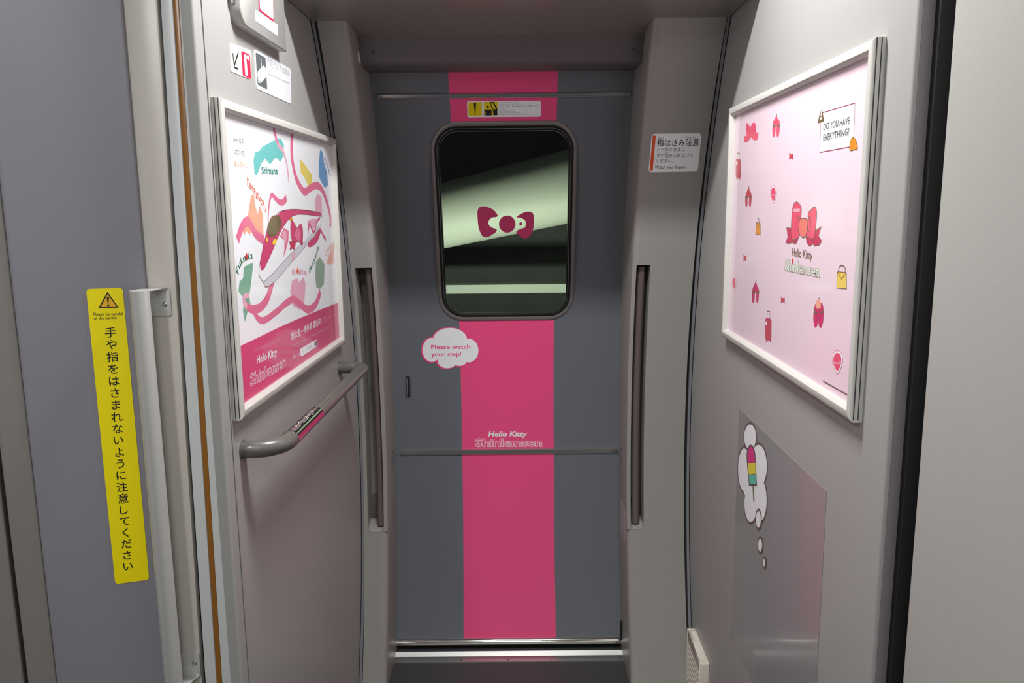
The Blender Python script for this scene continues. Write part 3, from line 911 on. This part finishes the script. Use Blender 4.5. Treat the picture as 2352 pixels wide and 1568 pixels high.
pill = [n_(958, 830), n_(1250, 665), n_(1268, 770), n_(975, 970)]
A.shape(round_quad(pill, .45), 'p_white', 3)
A.text('ハローキティ新幹線', n_(995, 905), n_(1175, 800), 'p_gray', 4, height=0.0070)
A.shape(round_quad([n_(1205, 715), n_(1250, 690), n_(1256, 765), n_(1212, 795)], .4), 'p_ink', 4)
for y in (285, 315, 345, 370):
    A.stroke([n_(1340, y + 12), n_(1340 + (250 if y == 315 else 100), y - (75 if y == 315 else 25))], .0022, 'p_pink', 3)
put('poster_print', A.mb, tl, smooth=False)['label'] = 'white printed sheet with a pink lower band'

A = Art(mapR(POFF), step=.00008)
f = pxR(POFF)
c_ = Z(f, 1640, 80, 3.2667); d_ = Z(f, 1640, 520, 3.2667); e_ = Z(f, 1790, 380, 5.6); g_ = Z(f, 1670, 220, 6.03)
B0 = (RBX[0] + .014, RBX[1] - .014, RBX[2] + .014, RBX[3] - .014)
A.sheet([(B0[0], B0[2]), (B0[1], B0[2]), (B0[1], B0[3]), (B0[0], B0[3])], 'p_pinkpale', .005)
# white notice with warning triangle and bell
q = [c_(803, 588), c_(1058, 512), c_(1047, 836), c_(795, 882)]
A.shape(q, 'p_signwhite', 2); A.outline(q, .0016, 'p_line', 3)
A.text('DO YOU HAVE', c_(822, 715), c_(1018, 668), 'p_ink', 4, .012, height=0.0110)
A.text('EVERYTHING?', c_(820, 796), c_(1014, 750), 'p_ink', 4, .012, height=0.0110)
A.shape(P_of(c_, [(808, 540), (828, 648), (778, 663)]), 'p_brown', 5)
A.text('!', c_(799, 636), c_(808, 634), 'p_white', 6, .03, height=None)
bell = catmull(P_of(c_, [(1020, 840), (1030, 785), (1048, 770), (1068, 795), (1078, 855), (1050, 862), (1025, 868)]))
A.shape(bell, 'p_bell', 5); A.outline(bell, .001, 'p_brown', 6); A.shape(ell(*c_(1066, 838), .004, .004), 'p_tan', 7)
# big bow
for pts, m in (([(95, 800), (160, 808), (165, 990), (120, 1003), (82, 990), (110, 920)], 'p_bowdark'), ([(465, 840), (542, 785), (505, 905), (545, 970), (520, 1020), (450, 1035), (430, 1000)], 'p_bowdark'),
               ([(160, 930), (250, 920), (225, 990), (200, 1010), (165, 985)], 'p_bowdark'), ([(340, 920), (440, 930), (430, 1010), (390, 1037), (360, 1000)], 'p_bowdark')):
    A.shape(P_of(e_, pts), m, 2); A.outline(P_of(e_, pts), .0018, 'p_brownink', 3)
for pts in ([(170, 560), (195, 485), (230, 470), (265, 500), (285, 560), (275, 680), (262, 760), (265, 880), (235, 940), (185, 955), (158, 920), (155, 760)], [(375, 620), (420, 560), (455, 532), (478, 570), (480, 660), (465, 830), (440, 940), (380, 930), (345, 890), (370, 800)]):
    p = catmull(P_of(e_, pts), 5); A.shape(p, 'p_bow', 4); A.outline(p, .0018, 'p_brownink', 5)
for cx in (245, 388):
    A.outline(ell(*e_(cx, 750), .0075, .014), .0022, 'p_brownink', 6)
p = catmull(P_of(e_, [(270, 690), (320, 680), (365, 695), (365, 790), (350, 880), (310, 925), (265, 880), (258, 790)]), 5)
A.shape(p, 'p_knot', 6); A.outline(p, .0018, 'p_brownink', 7)
A.shape(P_of(e_, [(180, 560), (268, 555), (266, 595), (180, 600)]), 'p_blush', 6)
A.text('Hello Kitty', e_(162, 1158), e_(425, 1208), 'p_brownink', 3, .018, height=0.0150)
A.text('Shinkansen', e_(68, 1345), e_(520, 1440), 'p_brownink', 3, .034, height=0.0215)
A.text('Shinkansen', e_(71, 1342), e_(517, 1436), 'p_mint', 4, .012, height=0.0208)
A.shape(ell(*e_(172, 1228), .004, .005), 'p_red', 5)
# small items
def fruit(z, x, y, s_, m):
    for k, dx in enumerate((-.42, .42)): A.shape(ell(*z(x + dx * s_ * .5, y + .30 * s_), .0105 * s_ / 70, .018 * s_ / 70), m, 3 + .3 * k)
    for k, dx in enumerate((-.3, .3)): A.shape(ell(*z(x + dx * s_ * .5, y + .62 * s_), .0055 * s_ / 70, .009 * s_ / 70), m, 3.5 + .2 * k)
    A.shape(catmull([z(x - .18 * s_, y), z(x - .15 * s_, y - .6 * s_), z(x + .05 * s_, y - 1.0 * s_), z(x + .2 * s_, y - .5 * s_), z(x + .2 * s_, y)]), m, 4)
    A.stroke([z(x + .02 * s_, y - .9 * s_), z(x + .08 * s_, y - 1.2 * s_)], .004, 'p_leaf', 5)
    A.shape(P_of(z, [(x - .36 * s_, y + .15 * s_), (x - .3 * s_, y - .12 * s_), (x - .05 * s_, y + .1 * s_)]), 'p_leaf', 5)
    A.shape(P_of(z, [(x + .36 * s_, y + .12 * s_), (x + .42 * s_, y - .14 * s_), (x + .1 * s_, y + .1 * s_)]), 'p_leaf', 5)
fruit(c_, 466, 680, 72, 'p_bow'); fruit(c_, 258, 1215, 68, 'p_case'); fruit(d_, 311, 490, 74, 'p_magenta')
fruit(d_, 784, 640, 88, 'p_magenta')
A.shape(catmull(P_of(d_, [(766, 610), (772, 560), (790, 545), (803, 575), (800, 615)])), 'p_orange', 6)
p = [(225, 800), (232, 755), (245, 765), (240, 690), (250, 660), (272, 690), (292, 660), (312, 670), (318, 735), (332, 728), (328, 780), (300, 790), (278, 770), (255, 800)]
A.shape(catmull(P_of(c_, p), 4), 'p_bow', 3)
def case(z, q, tag_):
    x0, y0, x1, y1 = q
    A.outline(P_of(z, [(x0 + .28 * (x1 - x0), y0), (x1 - .28 * (x1 - x0), y0), (x1 - .25 * (x1 - x0), y0 + .25 * (y1 - y0)), (x0 + .25 * (x1 - x0), y0 + .22 * (y1 - y0))]), .0022, 'p_brownink', 3)
    k = [z(x0, y0 + .22 * (y1 - y0)), z(x1, y0 + .25 * (y1 - y0)), z(x1 - 2, y1 - .04 * (y1 - y0)), z(x0, y1 - .06 * (y1 - y0))]
    A.shape(round_quad(k, .2), 'p_case', 4)
    A.shape(P_of(z, [(x0 + 4, y1 - .08 * (y1 - y0)), (x0 + 11, y1 - .08 * (y1 - y0)), (x0 + 9, y1), (x0 + 5, y1)]), 'p_case', 4)
    A.shape(P_of(z, [(x1 - 12, y1 - .08 * (y1 - y0)), (x1 - 5, y1 - .08 * (y1 - y0)), (x1 - 7, y1 + 3), (x1 - 11, y1 + 3)]), 'p_case', 4)
    A.shape(round_quad(P_of(z, [(x0 + 3, y0 + .33 * (y1 - y0)), (x0 + 13, y0 + .33 * (y1 - y0)), (x0 + 12, y0 + .45 * (y1 - y0)), (x0 + 3, y0 + .45 * (y1 - y0))]), .3), 'p_white', 5)
case(c_, (164, 886, 202, 1085), 1); case(d_, (386, 636, 432, 865), 1)
def bag(z, x0, x1, yt, ym, yb, m):
    A.stroke(catmull(P_of(z, [(x0 + 14, ym), (x0 + 18, yt + 14), ((x0 + x1) / 2 + 2, yt), (x1 - 12, yt + 18), (x1 - 12, ym + 6)]), 6, False), .0024, 'p_brownink', 3)
    A.shape(P_of(z, [(x0 + 7, ym), (x1 - 2, ym + 7), (x1, yb), (x0, yb - 6)]), m, 4)
    A.outline(P_of(z, [(x0 + 7, ym), (x1 - 2, ym + 7), (x1, yb), (x0, yb - 6)]), .0014, 'p_brown', 5)
    A.stroke(P_of(z, [(x0 + 7, ym + 2), ((x0 + x1) / 2, ym + .45 * (yb - ym)), (x1 - 3, ym + 9)]), .0016, 'p_brown', 5)
bag(c_, 313, 350, 1372, 1406, 1500, 'p_tan'); bag(d_, 921, 996, 292, 338, 466, 'p_bag')
for z, x, y, w, h in ((c_, 578, 912, 15, 30), (d_, 232, 236, 11, 30), (d_, 516, 552, 15, 26)):
    A.shape(P_of(z, [(x - w, y - h), (x - .2 * w, y - .5 * h), (x + w, y - .7 * h), (x + w, y + .9 * h), (x, y + .5 * h), (x - w, y + .8 * h), (x - .8 * w, y)]), 'p_case', 3)
for z, x, y, rx, ry in ((c_, 446, 1195, 22, 66), (d_, 926, 1015, 36, 86), (d_, 150, 425, 15, 50)):
    rz = lambda k: catmull([z(x - rx * k, y + .2 * ry * k), z(x - .8 * rx * k, y - .7 * ry * k), z(x, y - ry * k), z(x + .9 * rx * k, y - .7 * ry * k), z(x + rx * k, y + .2 * ry * k), z(x, y + ry * k)])
    A.shape(rz(1), 'p_white', 3); A.outline(rz(1), .0012, 'p_pink', 4)
    A.shape(rz(.78), 'p_bow', 5)
    A.shape(P_of(z, [(x - rx, y - .05 * ry), (x, y + .1 * ry), (x + rx, y - .1 * ry), (x + rx, y + .12 * ry), (x, y + .2 * ry), (x - rx, y + .14 * ry)]), 'p_blush', 6)
A.stroke(P_of(d_, [(820, 1160), (1000, 1262)]), .0026, 'p_ink', 3)
put('poster_print', A.mb, tr, smooth=False)['label'] = 'pale pink printed sheet scattered with small pictures'

# ---- signs on the pale wall above the bullet train poster
f = pxL(.001); g = Z(f, 490, 0, 6.0286)
A = Art(mapL(.001), step=.0002)
A.sheet(round_quad([g(230, 590), g(525, 700), g(522, 1108), g(240, 985)], .12), 'sign_cream', .001)
A.shape(round_quad([g(384, 700), g(506, 760), g(521, 1102), g(407, 1045)], .12), 'ink_red', 1)
A.stroke(P_of(g, [(345, 725), (288, 915)]), .0042, 'ink_black', 1)
A.stroke(P_of(g, [(268, 735), (290, 930), (342, 955)]), .0036, 'ink_black', 2)
A.shape(P_of(g, [(425, 810), (455, 825), (478, 1060), (440, 1040)]), 'sign_white', 2)
A.shape(P_of(g, [(420, 800), (432, 740), (446, 765), (490, 770), (490, 840), (450, 800), (455, 830)]), 'sign_white', 2)
art_thing('extinguisher_sign', A, 'small cream sign with a red fire extinguisher symbol and black arrow below the wall box', 'sign')
A = Art(mapL(.001), step=.0002)
A.sheet(round_quad([g(565, 675), g(1072, 955), g(1082, 1440), g(600, 1225)], .1), 'sign_bright', .001)
A.shape(round_quad([g(583, 722), g(722, 800), g(746, 1240), g(612, 1170)], .08), 'camera_gray', 1)
A.stroke(P_of(g, [(656, 795), (664, 935)]), .0034, 'sign_bright', 2)
A.shape(P_of(g, [(612, 985), (690, 905), (720, 935), (735, 1060), (655, 1150), (610, 1040)]), 'sign_bright', 2)
A.shape(P_of(g, [(604, 1020), (625, 1030), (645, 1150), (622, 1150)]), 'sign_bright', 2)
A.stroke(P_of(g, [(612, 1035), (640, 1150)]), .0012, 'camera_gray', 3)
A.text('防犯カメラ作動中', g(748, 895), g(1055, 1065), 'ink_light', 1, height=.013)
A.text('Security cameras in operation', g(760, 1030), g(1045, 1165), 'ink_light', 1, height=.005)
art_thing('camera_sign', A, 'white security camera sign with a dark camera symbol above the bullet train poster', 'sign')

# ---- wall box above the signs
t = thing('wall_box', 'white box with rounded lower corner high on the wall above the small signs', 'box', (XL, 1.72, 1.90))
def boxloop(i, h):
    a0, a1, b0, b1 = 1.577 + i, 1.862 - i, 1.899 + i, 2.24
    pts = [(a1, b0), (a1, b1), (a0, b1)]
    r = .032
    pts += [(a0 + r - r * math.cos(math.pi / 2 * k / 8), b0 + r - r * math.sin(math.pi / 2 * k / 8)) for k in range(9)]
    return [mapL()(x, y, h) for x, y in pts]
mb = MB(); L = [boxloop(0, 0), boxloop(0, .0195), boxloop(.0008, .0215), boxloop(.0025, .0225)]
mb.skin(L, 'device_white'); mb.poly(L[-1], 'device_white'); put('housing', mb, t, angle=60)
fb = pxL(.0228); gb = Z(fb, 490, 0, 6.0286)
A = Art(mapL(.0228), step=.0002)
q = [gb(612, -260), gb(822, -180), gb(835, 300), gb(630, 145)]
A.shape(round_quad(q, .1), 'ink_red', 1)
A.shape(round_quad([gb(627, -240), gb(818, -165), gb(828, 270), gb(645, 132)], .1), 'sign_white', 2)
for y in (10, 45, 80, 115): A.stroke(P_of(gb, [(655, y - 30), (805, y + 62)]), .0009, 'ink_light', 3)
put('notice_label', A.mb, t, smooth=False)['label'] = 'white notice with a red border'
A = Art(mapL(.0228), step=.0002)
A.shape(round_quad([gb(575, 130), gb(893, 345), gb(890, 500), gb(578, 285)], .08), 'sign_white', 1)
for y in (200, 240, 275): A.stroke(P_of(gb, [(605, y), (850, y + 165)]), .0008, 'ink_light', 2)
put('small_label', A.mb, t, smooth=False)['label'] = 'white label with faint lines'
mb = MB(); mb.box(XL + .006, XL + .014, 1.569, 1.5775, 1.934, 1.955, 'chrome'); put('latch', mb, t, bevel=.002)

# ---- finger warning sign on the wide surround
f = pxC(.2205); g = Z(f, 1460, 280, 11.2)
A = Art(mapC(.2205), step=.0002, cut=.012)
A.sheet(round_quad([g(415, 305), g(1697, 290), g(1597, 1272), g(328, 1290)], .1), 'sign_white', .0008)
A.shape(P_of(g, [(440, 350), (520, 350), (440, 1245), (360, 1245)]), 'ink_orange', 1)
A.text('指はさみ注意', g(545, 608), g(1620, 600), 'ink_black', 1, .010)
A.text('ゆび', g(568, 445), g(725, 442), 'ink_black', 1)
A.text('ちゅうい', g(1275, 440), g(1590, 436), 'ink_black', 1)
A.text('ドアのすきまに', g(560, 755), g(1265, 748), 'ink_black', 1)
A.text('手や指を入れないで', g(535, 905), g(1470, 895), 'ink_black', 1)
for w_, xa, xb in (('て', 562, 588), ('ゆび', 752, 832), ('い', 988, 1014)):
    A.text(w_, g(xa, 813), g(xb, 812), 'ink_black', 1)
A.text('ください。', g(525, 1050), g(970, 1045), 'ink_black', 1)
A.text('Watch your fingers', g(492, 1198), g(1275, 1192), 'ink_black', 1, .006)
art_thing('finger_sign', A, 'white sign with an orange bar warning about fingers on the wide door surround', 'sign')

# ---- caution sticker above the window
f = pxC(0); g = Z(f, 1060, 225, 11.76)
A = Art(mapC(.0012), step=.0002, cut=.012)
A.sheet(round_quad([g(148, 90), g(2142, 75), g(2142, 505), g(160, 525)], .14), 'sign_white', .0008)
A.shape(round_quad([g(180, 118), g(550, 112), g(556, 478), g(192, 490)], .1), 'ink_yellow', 1)
A.shape(round_quad([g(600, 108), g(980, 100), g(975, 470), g(612, 478)], .1), 'ink_yellow', 1)
A.shape(P_of(g, [(330, 140), (395, 140), (382, 395), (358, 395)]), 'ink_black', 2); A.shape(ell(*g(370, 435), .0022, .0024), 'ink_black', 2)
A.shape(ell(*g(710, 248), .0036, .0040), 'ink_black', 2)
A.shape(P_of(g, [(615, 340), (640, 315), (790, 312), (815, 340), (815, 475), (612, 478)]), 'ink_black', 2)
for x in (652, 775): A.stroke(P_of(g, [(x, 370), (x, 470)]), .0012, 'ink_yellow', 3)
A.shape(P_of(g, [(745, 115), (870, 105), (965, 280), (972, 465), (862, 470), (850, 330), (800, 240), (785, 150)]), 'ink_black', 2)
A.shape(P_of(g, [(800, 150), (850, 140), (935, 305), (862, 310)]), 'ink_yellow', 3)
A.text('ドアにもたれないでください', g(1020, 140), g(1525, 130), 'ink_black', 1, .004, height=.0022)
A.text('走行中はドアから離れてください', g(1020, 190), g(1660, 180), 'ink_gray', 1, height=.0022)
A.text('駆け込み乗車、閉まる際のドアにご注意ください', g(1018, 245), g(2090, 222), 'ink_black', 1, height=.0022)
A.text('Caution', g(1025, 315), g(1175, 312), 'ink_gray', 1, height=.0022)
A.text('Stay with safety inside', g(1030, 368), g(1440, 362), 'ink_gray', 1, height=.002)
A.text('Please do not lean upon the door', g(1030, 412), g(1615, 405), 'ink_gray', 1, height=.002)
A.text('Please watch your hands as the door opens and closes', g(1030, 458), g(1970, 448), 'ink_gray', 1, height=.002)
art_thing('caution_sticker', A, 'white and yellow caution sticker above the door window', 'sticker')

# ---- speech cloud and logo lettering on the door
g = Z(pxC(0), 880, 720, 3.92)
def cloud(dx, dy, gr, m, lay):
    for cx, cy, rx, ry in ((603, 232, 152, 104), (440, 326, 84, 108), (772, 332, 86, 106), (578, 425, 86, 66), (690, 425, 62, 45), (600, 330, 200, 100)):
        lay += .12
        A.shape([g(cx + dx + (rx + gr) * math.cos(t), cy + dy + (ry + gr) * math.sin(t)) for t in (2 * math.pi * k / 36 for k in range(36))], m, lay)
A = Art(mapC(.001), step=.0002, cut=.012)
cloud(-6, 2, 9, 'pink_film', 0); cloud(0, 0, 0, 'sign_white', 1)
A.text('Please watch', g(433, 318), g(785, 315), 'pink_film', 2, .018, height=.0145)
A.text('your step!', g(435, 382), g(703, 380), 'pink_film', 2, .018, height=.0145)
art_thing('cloud_sticker', A, 'white cloud shaped speech sticker on the door beside the pink band', 'sticker')
A = Art(mapC(.001), step=.0002, cut=.012)
A.text('Hello Kitty', g(948, 1103), g(1292, 1103), 'sign_white', 1, .028, height=.0172, slant=.16)
A.text('Shinkansen', g(830, 1195), g(1432, 1193), 'pale_pink', 1, .050, height=.0275)
A.text('Shinkansen', g(836, 1192), g(1426, 1190), 'pink_film', 2, -.004, height=.0268)
for px_, py_ in ((955, 1135), (983, 1135)): pass
art_thing('lettering_sticker', A, 'two lines of white and pale pink lettering on the pink band above the knee strip', 'lettering')

# ---- pink bow on the window
g = Z(pxC(-.002), 960, 220, 2.9025)
A = Art(mapC(-.0035), step=.0002, cut=.012)
A.shape(catmull(P_of(g, [(396, 775), (410, 742), (450, 737), (500, 758), (530, 793), (522, 808), (492, 812), (470, 840), (482, 872), (520, 888), (522, 906), (480, 935), (450, 943), (425, 930), (405, 880), (398, 825)]), 5), 'pink_translucent', 0)
A.shape(catmull(P_of(g, [(657, 808), (690, 785), (722, 772), (755, 775), (772, 800), (770, 880), (745, 935), (710, 950), (672, 930), (655, 907), (680, 888), (714, 875), (716, 835), (688, 815)]), 5), 'pink_translucent', 0)
cx, cy = g(595, 855); A.shape(ell(cx, cy, .0275, .0285), 'pink_translucent', 0)
cx, cy = g(685, 853); A.shape(ell(cx, cy, .0052, .0055), 'pink_translucent', 0)
art_thing('bow_sticker', A, 'pink bow shaped sticker on the door window glass', 'sticker')

# ---- plain little stickers on the reveals of the door surround
def onU(px, py, u):
    d = ray(px, py); k = u / (d @ U); P = CAM + d * k; return float(P @ V), float(P[2])
def mapU(u, s): return lambda v, z, h: tuple(wv(u + s * h, v, z))
A = Art(mapU(UL, 1)); A.sheet([onU(x, y, UL + .0006) for x, y in ((822, 118), (830, 126), (832, 149), (823, 141))], 'sign_white', .0005)
A.map = mapU(UL + .0006, 1); A.mb = MB(); A.sheet([onU(x, y, UL + .0006) for x, y in ((822, 118), (830, 126), (832, 149), (823, 141))], 'sign_white', .0005)
art_thing('blank_sticker', A, 'tiny blank white sticker high on the narrow door surround beside the lintel', 'sticker')
A = Art(mapU(UR - .0006, -1)); A.sheet([onU(x, y, UR - .0006) for x, y in ((1425, 1145), (1435, 1172), (1435, 1245), (1425, 1220))], 'sticker_gray', .0005)
art_thing('blank_sticker', A, 'pale gray blank sticker low on the wide door surround behind the grab bar', 'sticker')

# ---- yellow warning label on the folding panel
A = Art(mapP(.0012), step=.0002)
fp_ = lambda x, y: pxP(x, y, .0012)
la0 = (fp_(205, 663)[0] + fp_(258, 1342)[0]) / 2; la1 = (fp_(290, 661)[0] + fp_(335, 1332)[0]) / 2
lz1 = (fp_(205, 663)[1] + fp_(290, 661)[1]) / 2; lz0 = (fp_(335, 1332)[1] + fp_(258, 1342)[1]) / 2
A.sheet(rrect(la0, la1, lz0, lz1, .006), 'label_yellow', .001)
q_ = Z(fp_, 200, 650, 10.45)
A.shape(P_of(q_, [(488, 205), (760, 588), (268, 608)]), 'ink_black', 1)
A.shape(P_of(q_, [(492, 265), (710, 562), (325, 578)]), 'tri_amber', 2)
A.shape(P_of(q_, [(472, 335), (530, 332), (516, 480), (494, 482)]), 'ink_black', 3); A.shape(ell(*q_(510, 533), .0018, .0018), 'ink_black', 3)
A.text('Please be careful', q_(152, 783), q_(862, 766), 'ink_black', 1, .008, height=.0052)
A.text('of the panels.', q_(168, 880), q_(718, 855), 'ink_black', 1, .008, height=.0052)
word = '手や指をはさまれないように注意してください'
p0, p1 = np.array(fp_(254, 763)), np.array(fp_(294, 1300))
for i, ch in enumerate(word):
    A.char(ch, p0 + (p1 - p0) * i / (len(word) - 1), .0198, 'ink_black', 1, .010)
art_thing('warning_label', A, 'tall yellow warning label with black characters on the folding door panel', 'label')

# ---- silver pull handle on the beige jamb
px0 = onY(331, 700, 1.362)[0]; px1 = onY(386, 1500, 1.362)[0]
HX = float(px0 + px1) / 2
t = thing('pull_handle', 'long silver tube handle on brackets beside the yellow warning label', 'handle', (HX, 1.36, .66))
hz1, hz0 = 1.415, .655
mb = MB(); mb.tube([(HX, 1.362, hz0), (HX, 1.362, hz1)], .0158, 'satin_alu', 28); put('tube', mb, t)
for z, s_ in ((hz1, 1), (hz0, -1)):
    mb = MB(); x1 = HX + .0315
    zi = z - s_ * .052
    # flange on the jamb and a curved web to the tube
    lo, hi = min(z - s_ * .0, zi), max(z, zi)
    fl_ = rrect(HX - .006, x1, lo, hi, .006, 5)
    mb.hull([(x, 1.4115, zz) for x, zz in fl_], [(x, 1.4085, zz) for x, zz in fl_], 'satin_alu')
    za, zb = z - s_ * .0025, z
    web = [(x1 - .002, 1.410), (HX + .022, 1.395), (HX + .0172, 1.372), (HX + .016, 1.362), (HX + .0113, 1.3507), (HX, 1.346), (HX - .0113, 1.3507), (HX - .016, 1.362), (HX - .014, 1.410)]
    mb.hull([(x, y, za) for x, y in web], [(x, y, zb) for x, y in web], 'satin_alu')
    br = put('bracket', mb, t, bevel=.0008)
    sb = MB(); sb.disc((x1 - .0105, 1.4085, (z + zi) / 2 - s_ * .004), (0, -1, 0), .0046, .0008, 'chrome', 18, .0014); put('screw', sb, br)

# ---- handrail under the bullet train poster
HZ, HT = 1.088, .074
t = thing('handrail', 'gray tube handrail on the wall below the bullet train poster', 'handrail', (XL, 1.9, HZ - .02))
X0 = XL + HT; ya, yb = 1.493, 2.300; R0 = .062; R1 = .024
path = [(XL - .002, ya, HZ), (X0 - R0, ya, HZ)] + [(X0 - R0 + R0 * math.sin(math.pi / 2 * k / 10), ya + R0 - R0 * math.cos(math.pi / 2 * k / 10), HZ) for k in range(1, 11)]
path += [(X0, y, HZ) for y in (1.7, 1.9, 2.1)] + [(X0 - R1 + R1 * math.cos(math.pi / 2 * k / 8), yb - R1 + R1 * math.sin(math.pi / 2 * k / 8), HZ) for k in range(0, 9)] + [(XL - .002, yb, HZ)]
mb = MB(); mb.tube(path, .0172, 'rail_gray', 28); put('bar', mb, t)
for y in (ya, yb):
    mb = MB(); mb.disc((XL - .001, y, HZ), (1, 0, 0), .0195, .004, 'rail_gray', 28); put('flange', mb, t)
mb = MB(); n = 14; y0, y1 = 1.560, 1.760
shell = lambda rr: [[(X0 + rr * math.cos(th), y, HZ + rr * math.sin(th)) for th in np.linspace(math.radians(-20), math.radians(160), n)] for y in np.linspace(y0, y1, 8)]
o_, i_ = shell(.0186), shell(.0172)
mb.skin(o_, 'polished', closed=False)
mb.skin([o_[0], i_[0]], 'polished', closed=False); mb.skin([o_[-1], i_[-1]], 'polished', closed=False)
mb.skin([[l[0] for l in o_], [l[0] for l in i_]], 'polished', closed=False); mb.skin([[l[-1] for l in o_], [l[-1] for l in i_]], 'polished', closed=False)
pl_ = put('braille_plate', mb, t); pl_['label'] = 'curved chrome plate with raised dots'
mb = MB(); random.seed(4)
for row in range(3):
    for k in range(26):
        if random.random() < .55:
            th = math.radians(62 + row * 13); y = y0 + .012 + k * .0068
            nrm = np.array([math.cos(th), 0, math.sin(th)]); mb.disc(np.array([X0, y, HZ]) + nrm * .0185, nrm, .0016, .0002, 'polished', 8, .0009)
put('braille_dots', mb, pl_)

# ---- ventilation grille at the foot of the pink poster wall
t = thing('vent_grille', 'cream slotted vent cover low on the wall under the pink poster', 'vent', (XR - .012, 2.285, .02))
VX = XR - .026; va, vb, vz0, vz1 = 2.186, 2.392, .02, .207
mb = MB()
for q in ((va, va + .016, vz0, vz1), (vb - .016, vb, vz0, vz1), (va + .016, vb - .016, vz1 - .03, vz1), (va + .016, vb - .016, vz0, vz0 + .02)):
    mb.box(VX, XR - .0005, q[0], q[1], q[2], q[3], 'vent_cream')
put('frame', mb, t, bevel=.001)
mb = MB(); mb.box(XR - .004, XR - .001, va + .016, vb - .016, vz0 + .02, vz1 - .03, 'groove_dark'); put('backing', mb, t)
z = vz0 + .03
while z < vz1 - .036:
    mb = MB(); mb.hull([(VX + .001, va + .016, z), (VX + .001, va + .016, z + .009), (VX + .018, va + .016, z + .016), (VX + .018, va + .016, z + .007)],
                       [(VX + .001, vb - .016, z), (VX + .001, vb - .016, z + .009), (VX + .018, vb - .016, z + .016), (VX + .018, vb - .016, z + .007)], 'vent_cream')
    put('slat', mb, t); z += .0165

# ---- clear film with a thought cloud on the pink poster wall
f = pxR(.0008); g = Z(f, 1560, 940, 2.496)
p_tl, p_tr = g(345, 5), g(845, 455)
fz = (p_tl[1] + p_tr[1]) / 2
A = Art(mapR(.0008), step=.0003)
A.sheet([(p_tl[0], fz - .62), (p_tr[0] + .01, fz - .62), (p_tr[0], fz), (p_tl[0], fz)], 'film_reflect_gray', .0006)
film = art_thing('film_sticker', A, 'large clear glossy film with a thought cloud printed on the wall below the pink poster', 'sticker')
def gell(cx, cy, rx, ry, n=32): return [g(cx + rx * math.cos(2 * math.pi * k / n), cy + ry * math.sin(2 * math.pi * k / n)) for k in range(n)]
lobes = ((408, 158, 34, 72), (374, 345, 35, 122), (456, 325, 48, 122), (412, 540, 36, 105), (468, 520, 35, 118), (420, 380, 62, 150))
A = Art(mapR(.0012), step=.0002)
for k, (cx, cy, rx, ry) in enumerate(lobes): A.shape(gell(cx, cy, rx + 4, ry + 14), 'outline_brown', k * .12)
for k, (cx, cy, rx, ry) in enumerate(lobes): A.shape(gell(cx, cy, rx, ry), 'sign_white', 1 + k * .12)
th = put('thought_cloud', A.mb, film, smooth=False); th['label'] = 'white lobed thought cloud with a brown outline'
A = Art(mapR(.0018), step=.0002)
A.stroke(P_of(g, [(426, 430), (430, 528)]), .0105, 'outline_brown', 0); A.stroke(P_of(g, [(426, 440), (430, 520)]), .0055, 'stick_olive', 1)
A.shape(catmull(P_of(g, [(390, 300), (389, 250), (400, 212), (412, 202), (426, 212), (438, 250), (442, 310)]), 5, False) + P_of(g, [(448, 440), (402, 438)]), 'outline_brown', 0)
A.shape(catmull(P_of(g, [(396, 305), (395, 255), (404, 222), (413, 214), (424, 222), (434, 255), (438, 303)]), 5, False), 'popsicle_pink', 1)
A.shape(P_of(g, [(398, 308), (439, 305), (442, 368), (401, 371)]), 'popsicle_yellow', 1)
A.shape(P_of(g, [(401, 374), (442, 371), (445, 428), (405, 426)]), 'popsicle_teal', 1)
put('popsicle', A.mb, th, smooth=False)['label'] = 'pink, yellow and teal popsicle on a stick'
for cx, cy, rx, ry in ((457, 630, 14, 48), (467, 777, 11, 38), (491, 878, 6, 22)):
    A = Art(mapR(.0018), step=.0002)
    A.shape(gell(cx, cy, rx + 4.5, ry + 14), 'outline_brown', 0); A.shape(gell(cx, cy, rx, ry), 'sign_white', 1)
    put('thought_bubble', A.mb, film, smooth=False)['label'] = 'small white thought bubble with a brown outline'
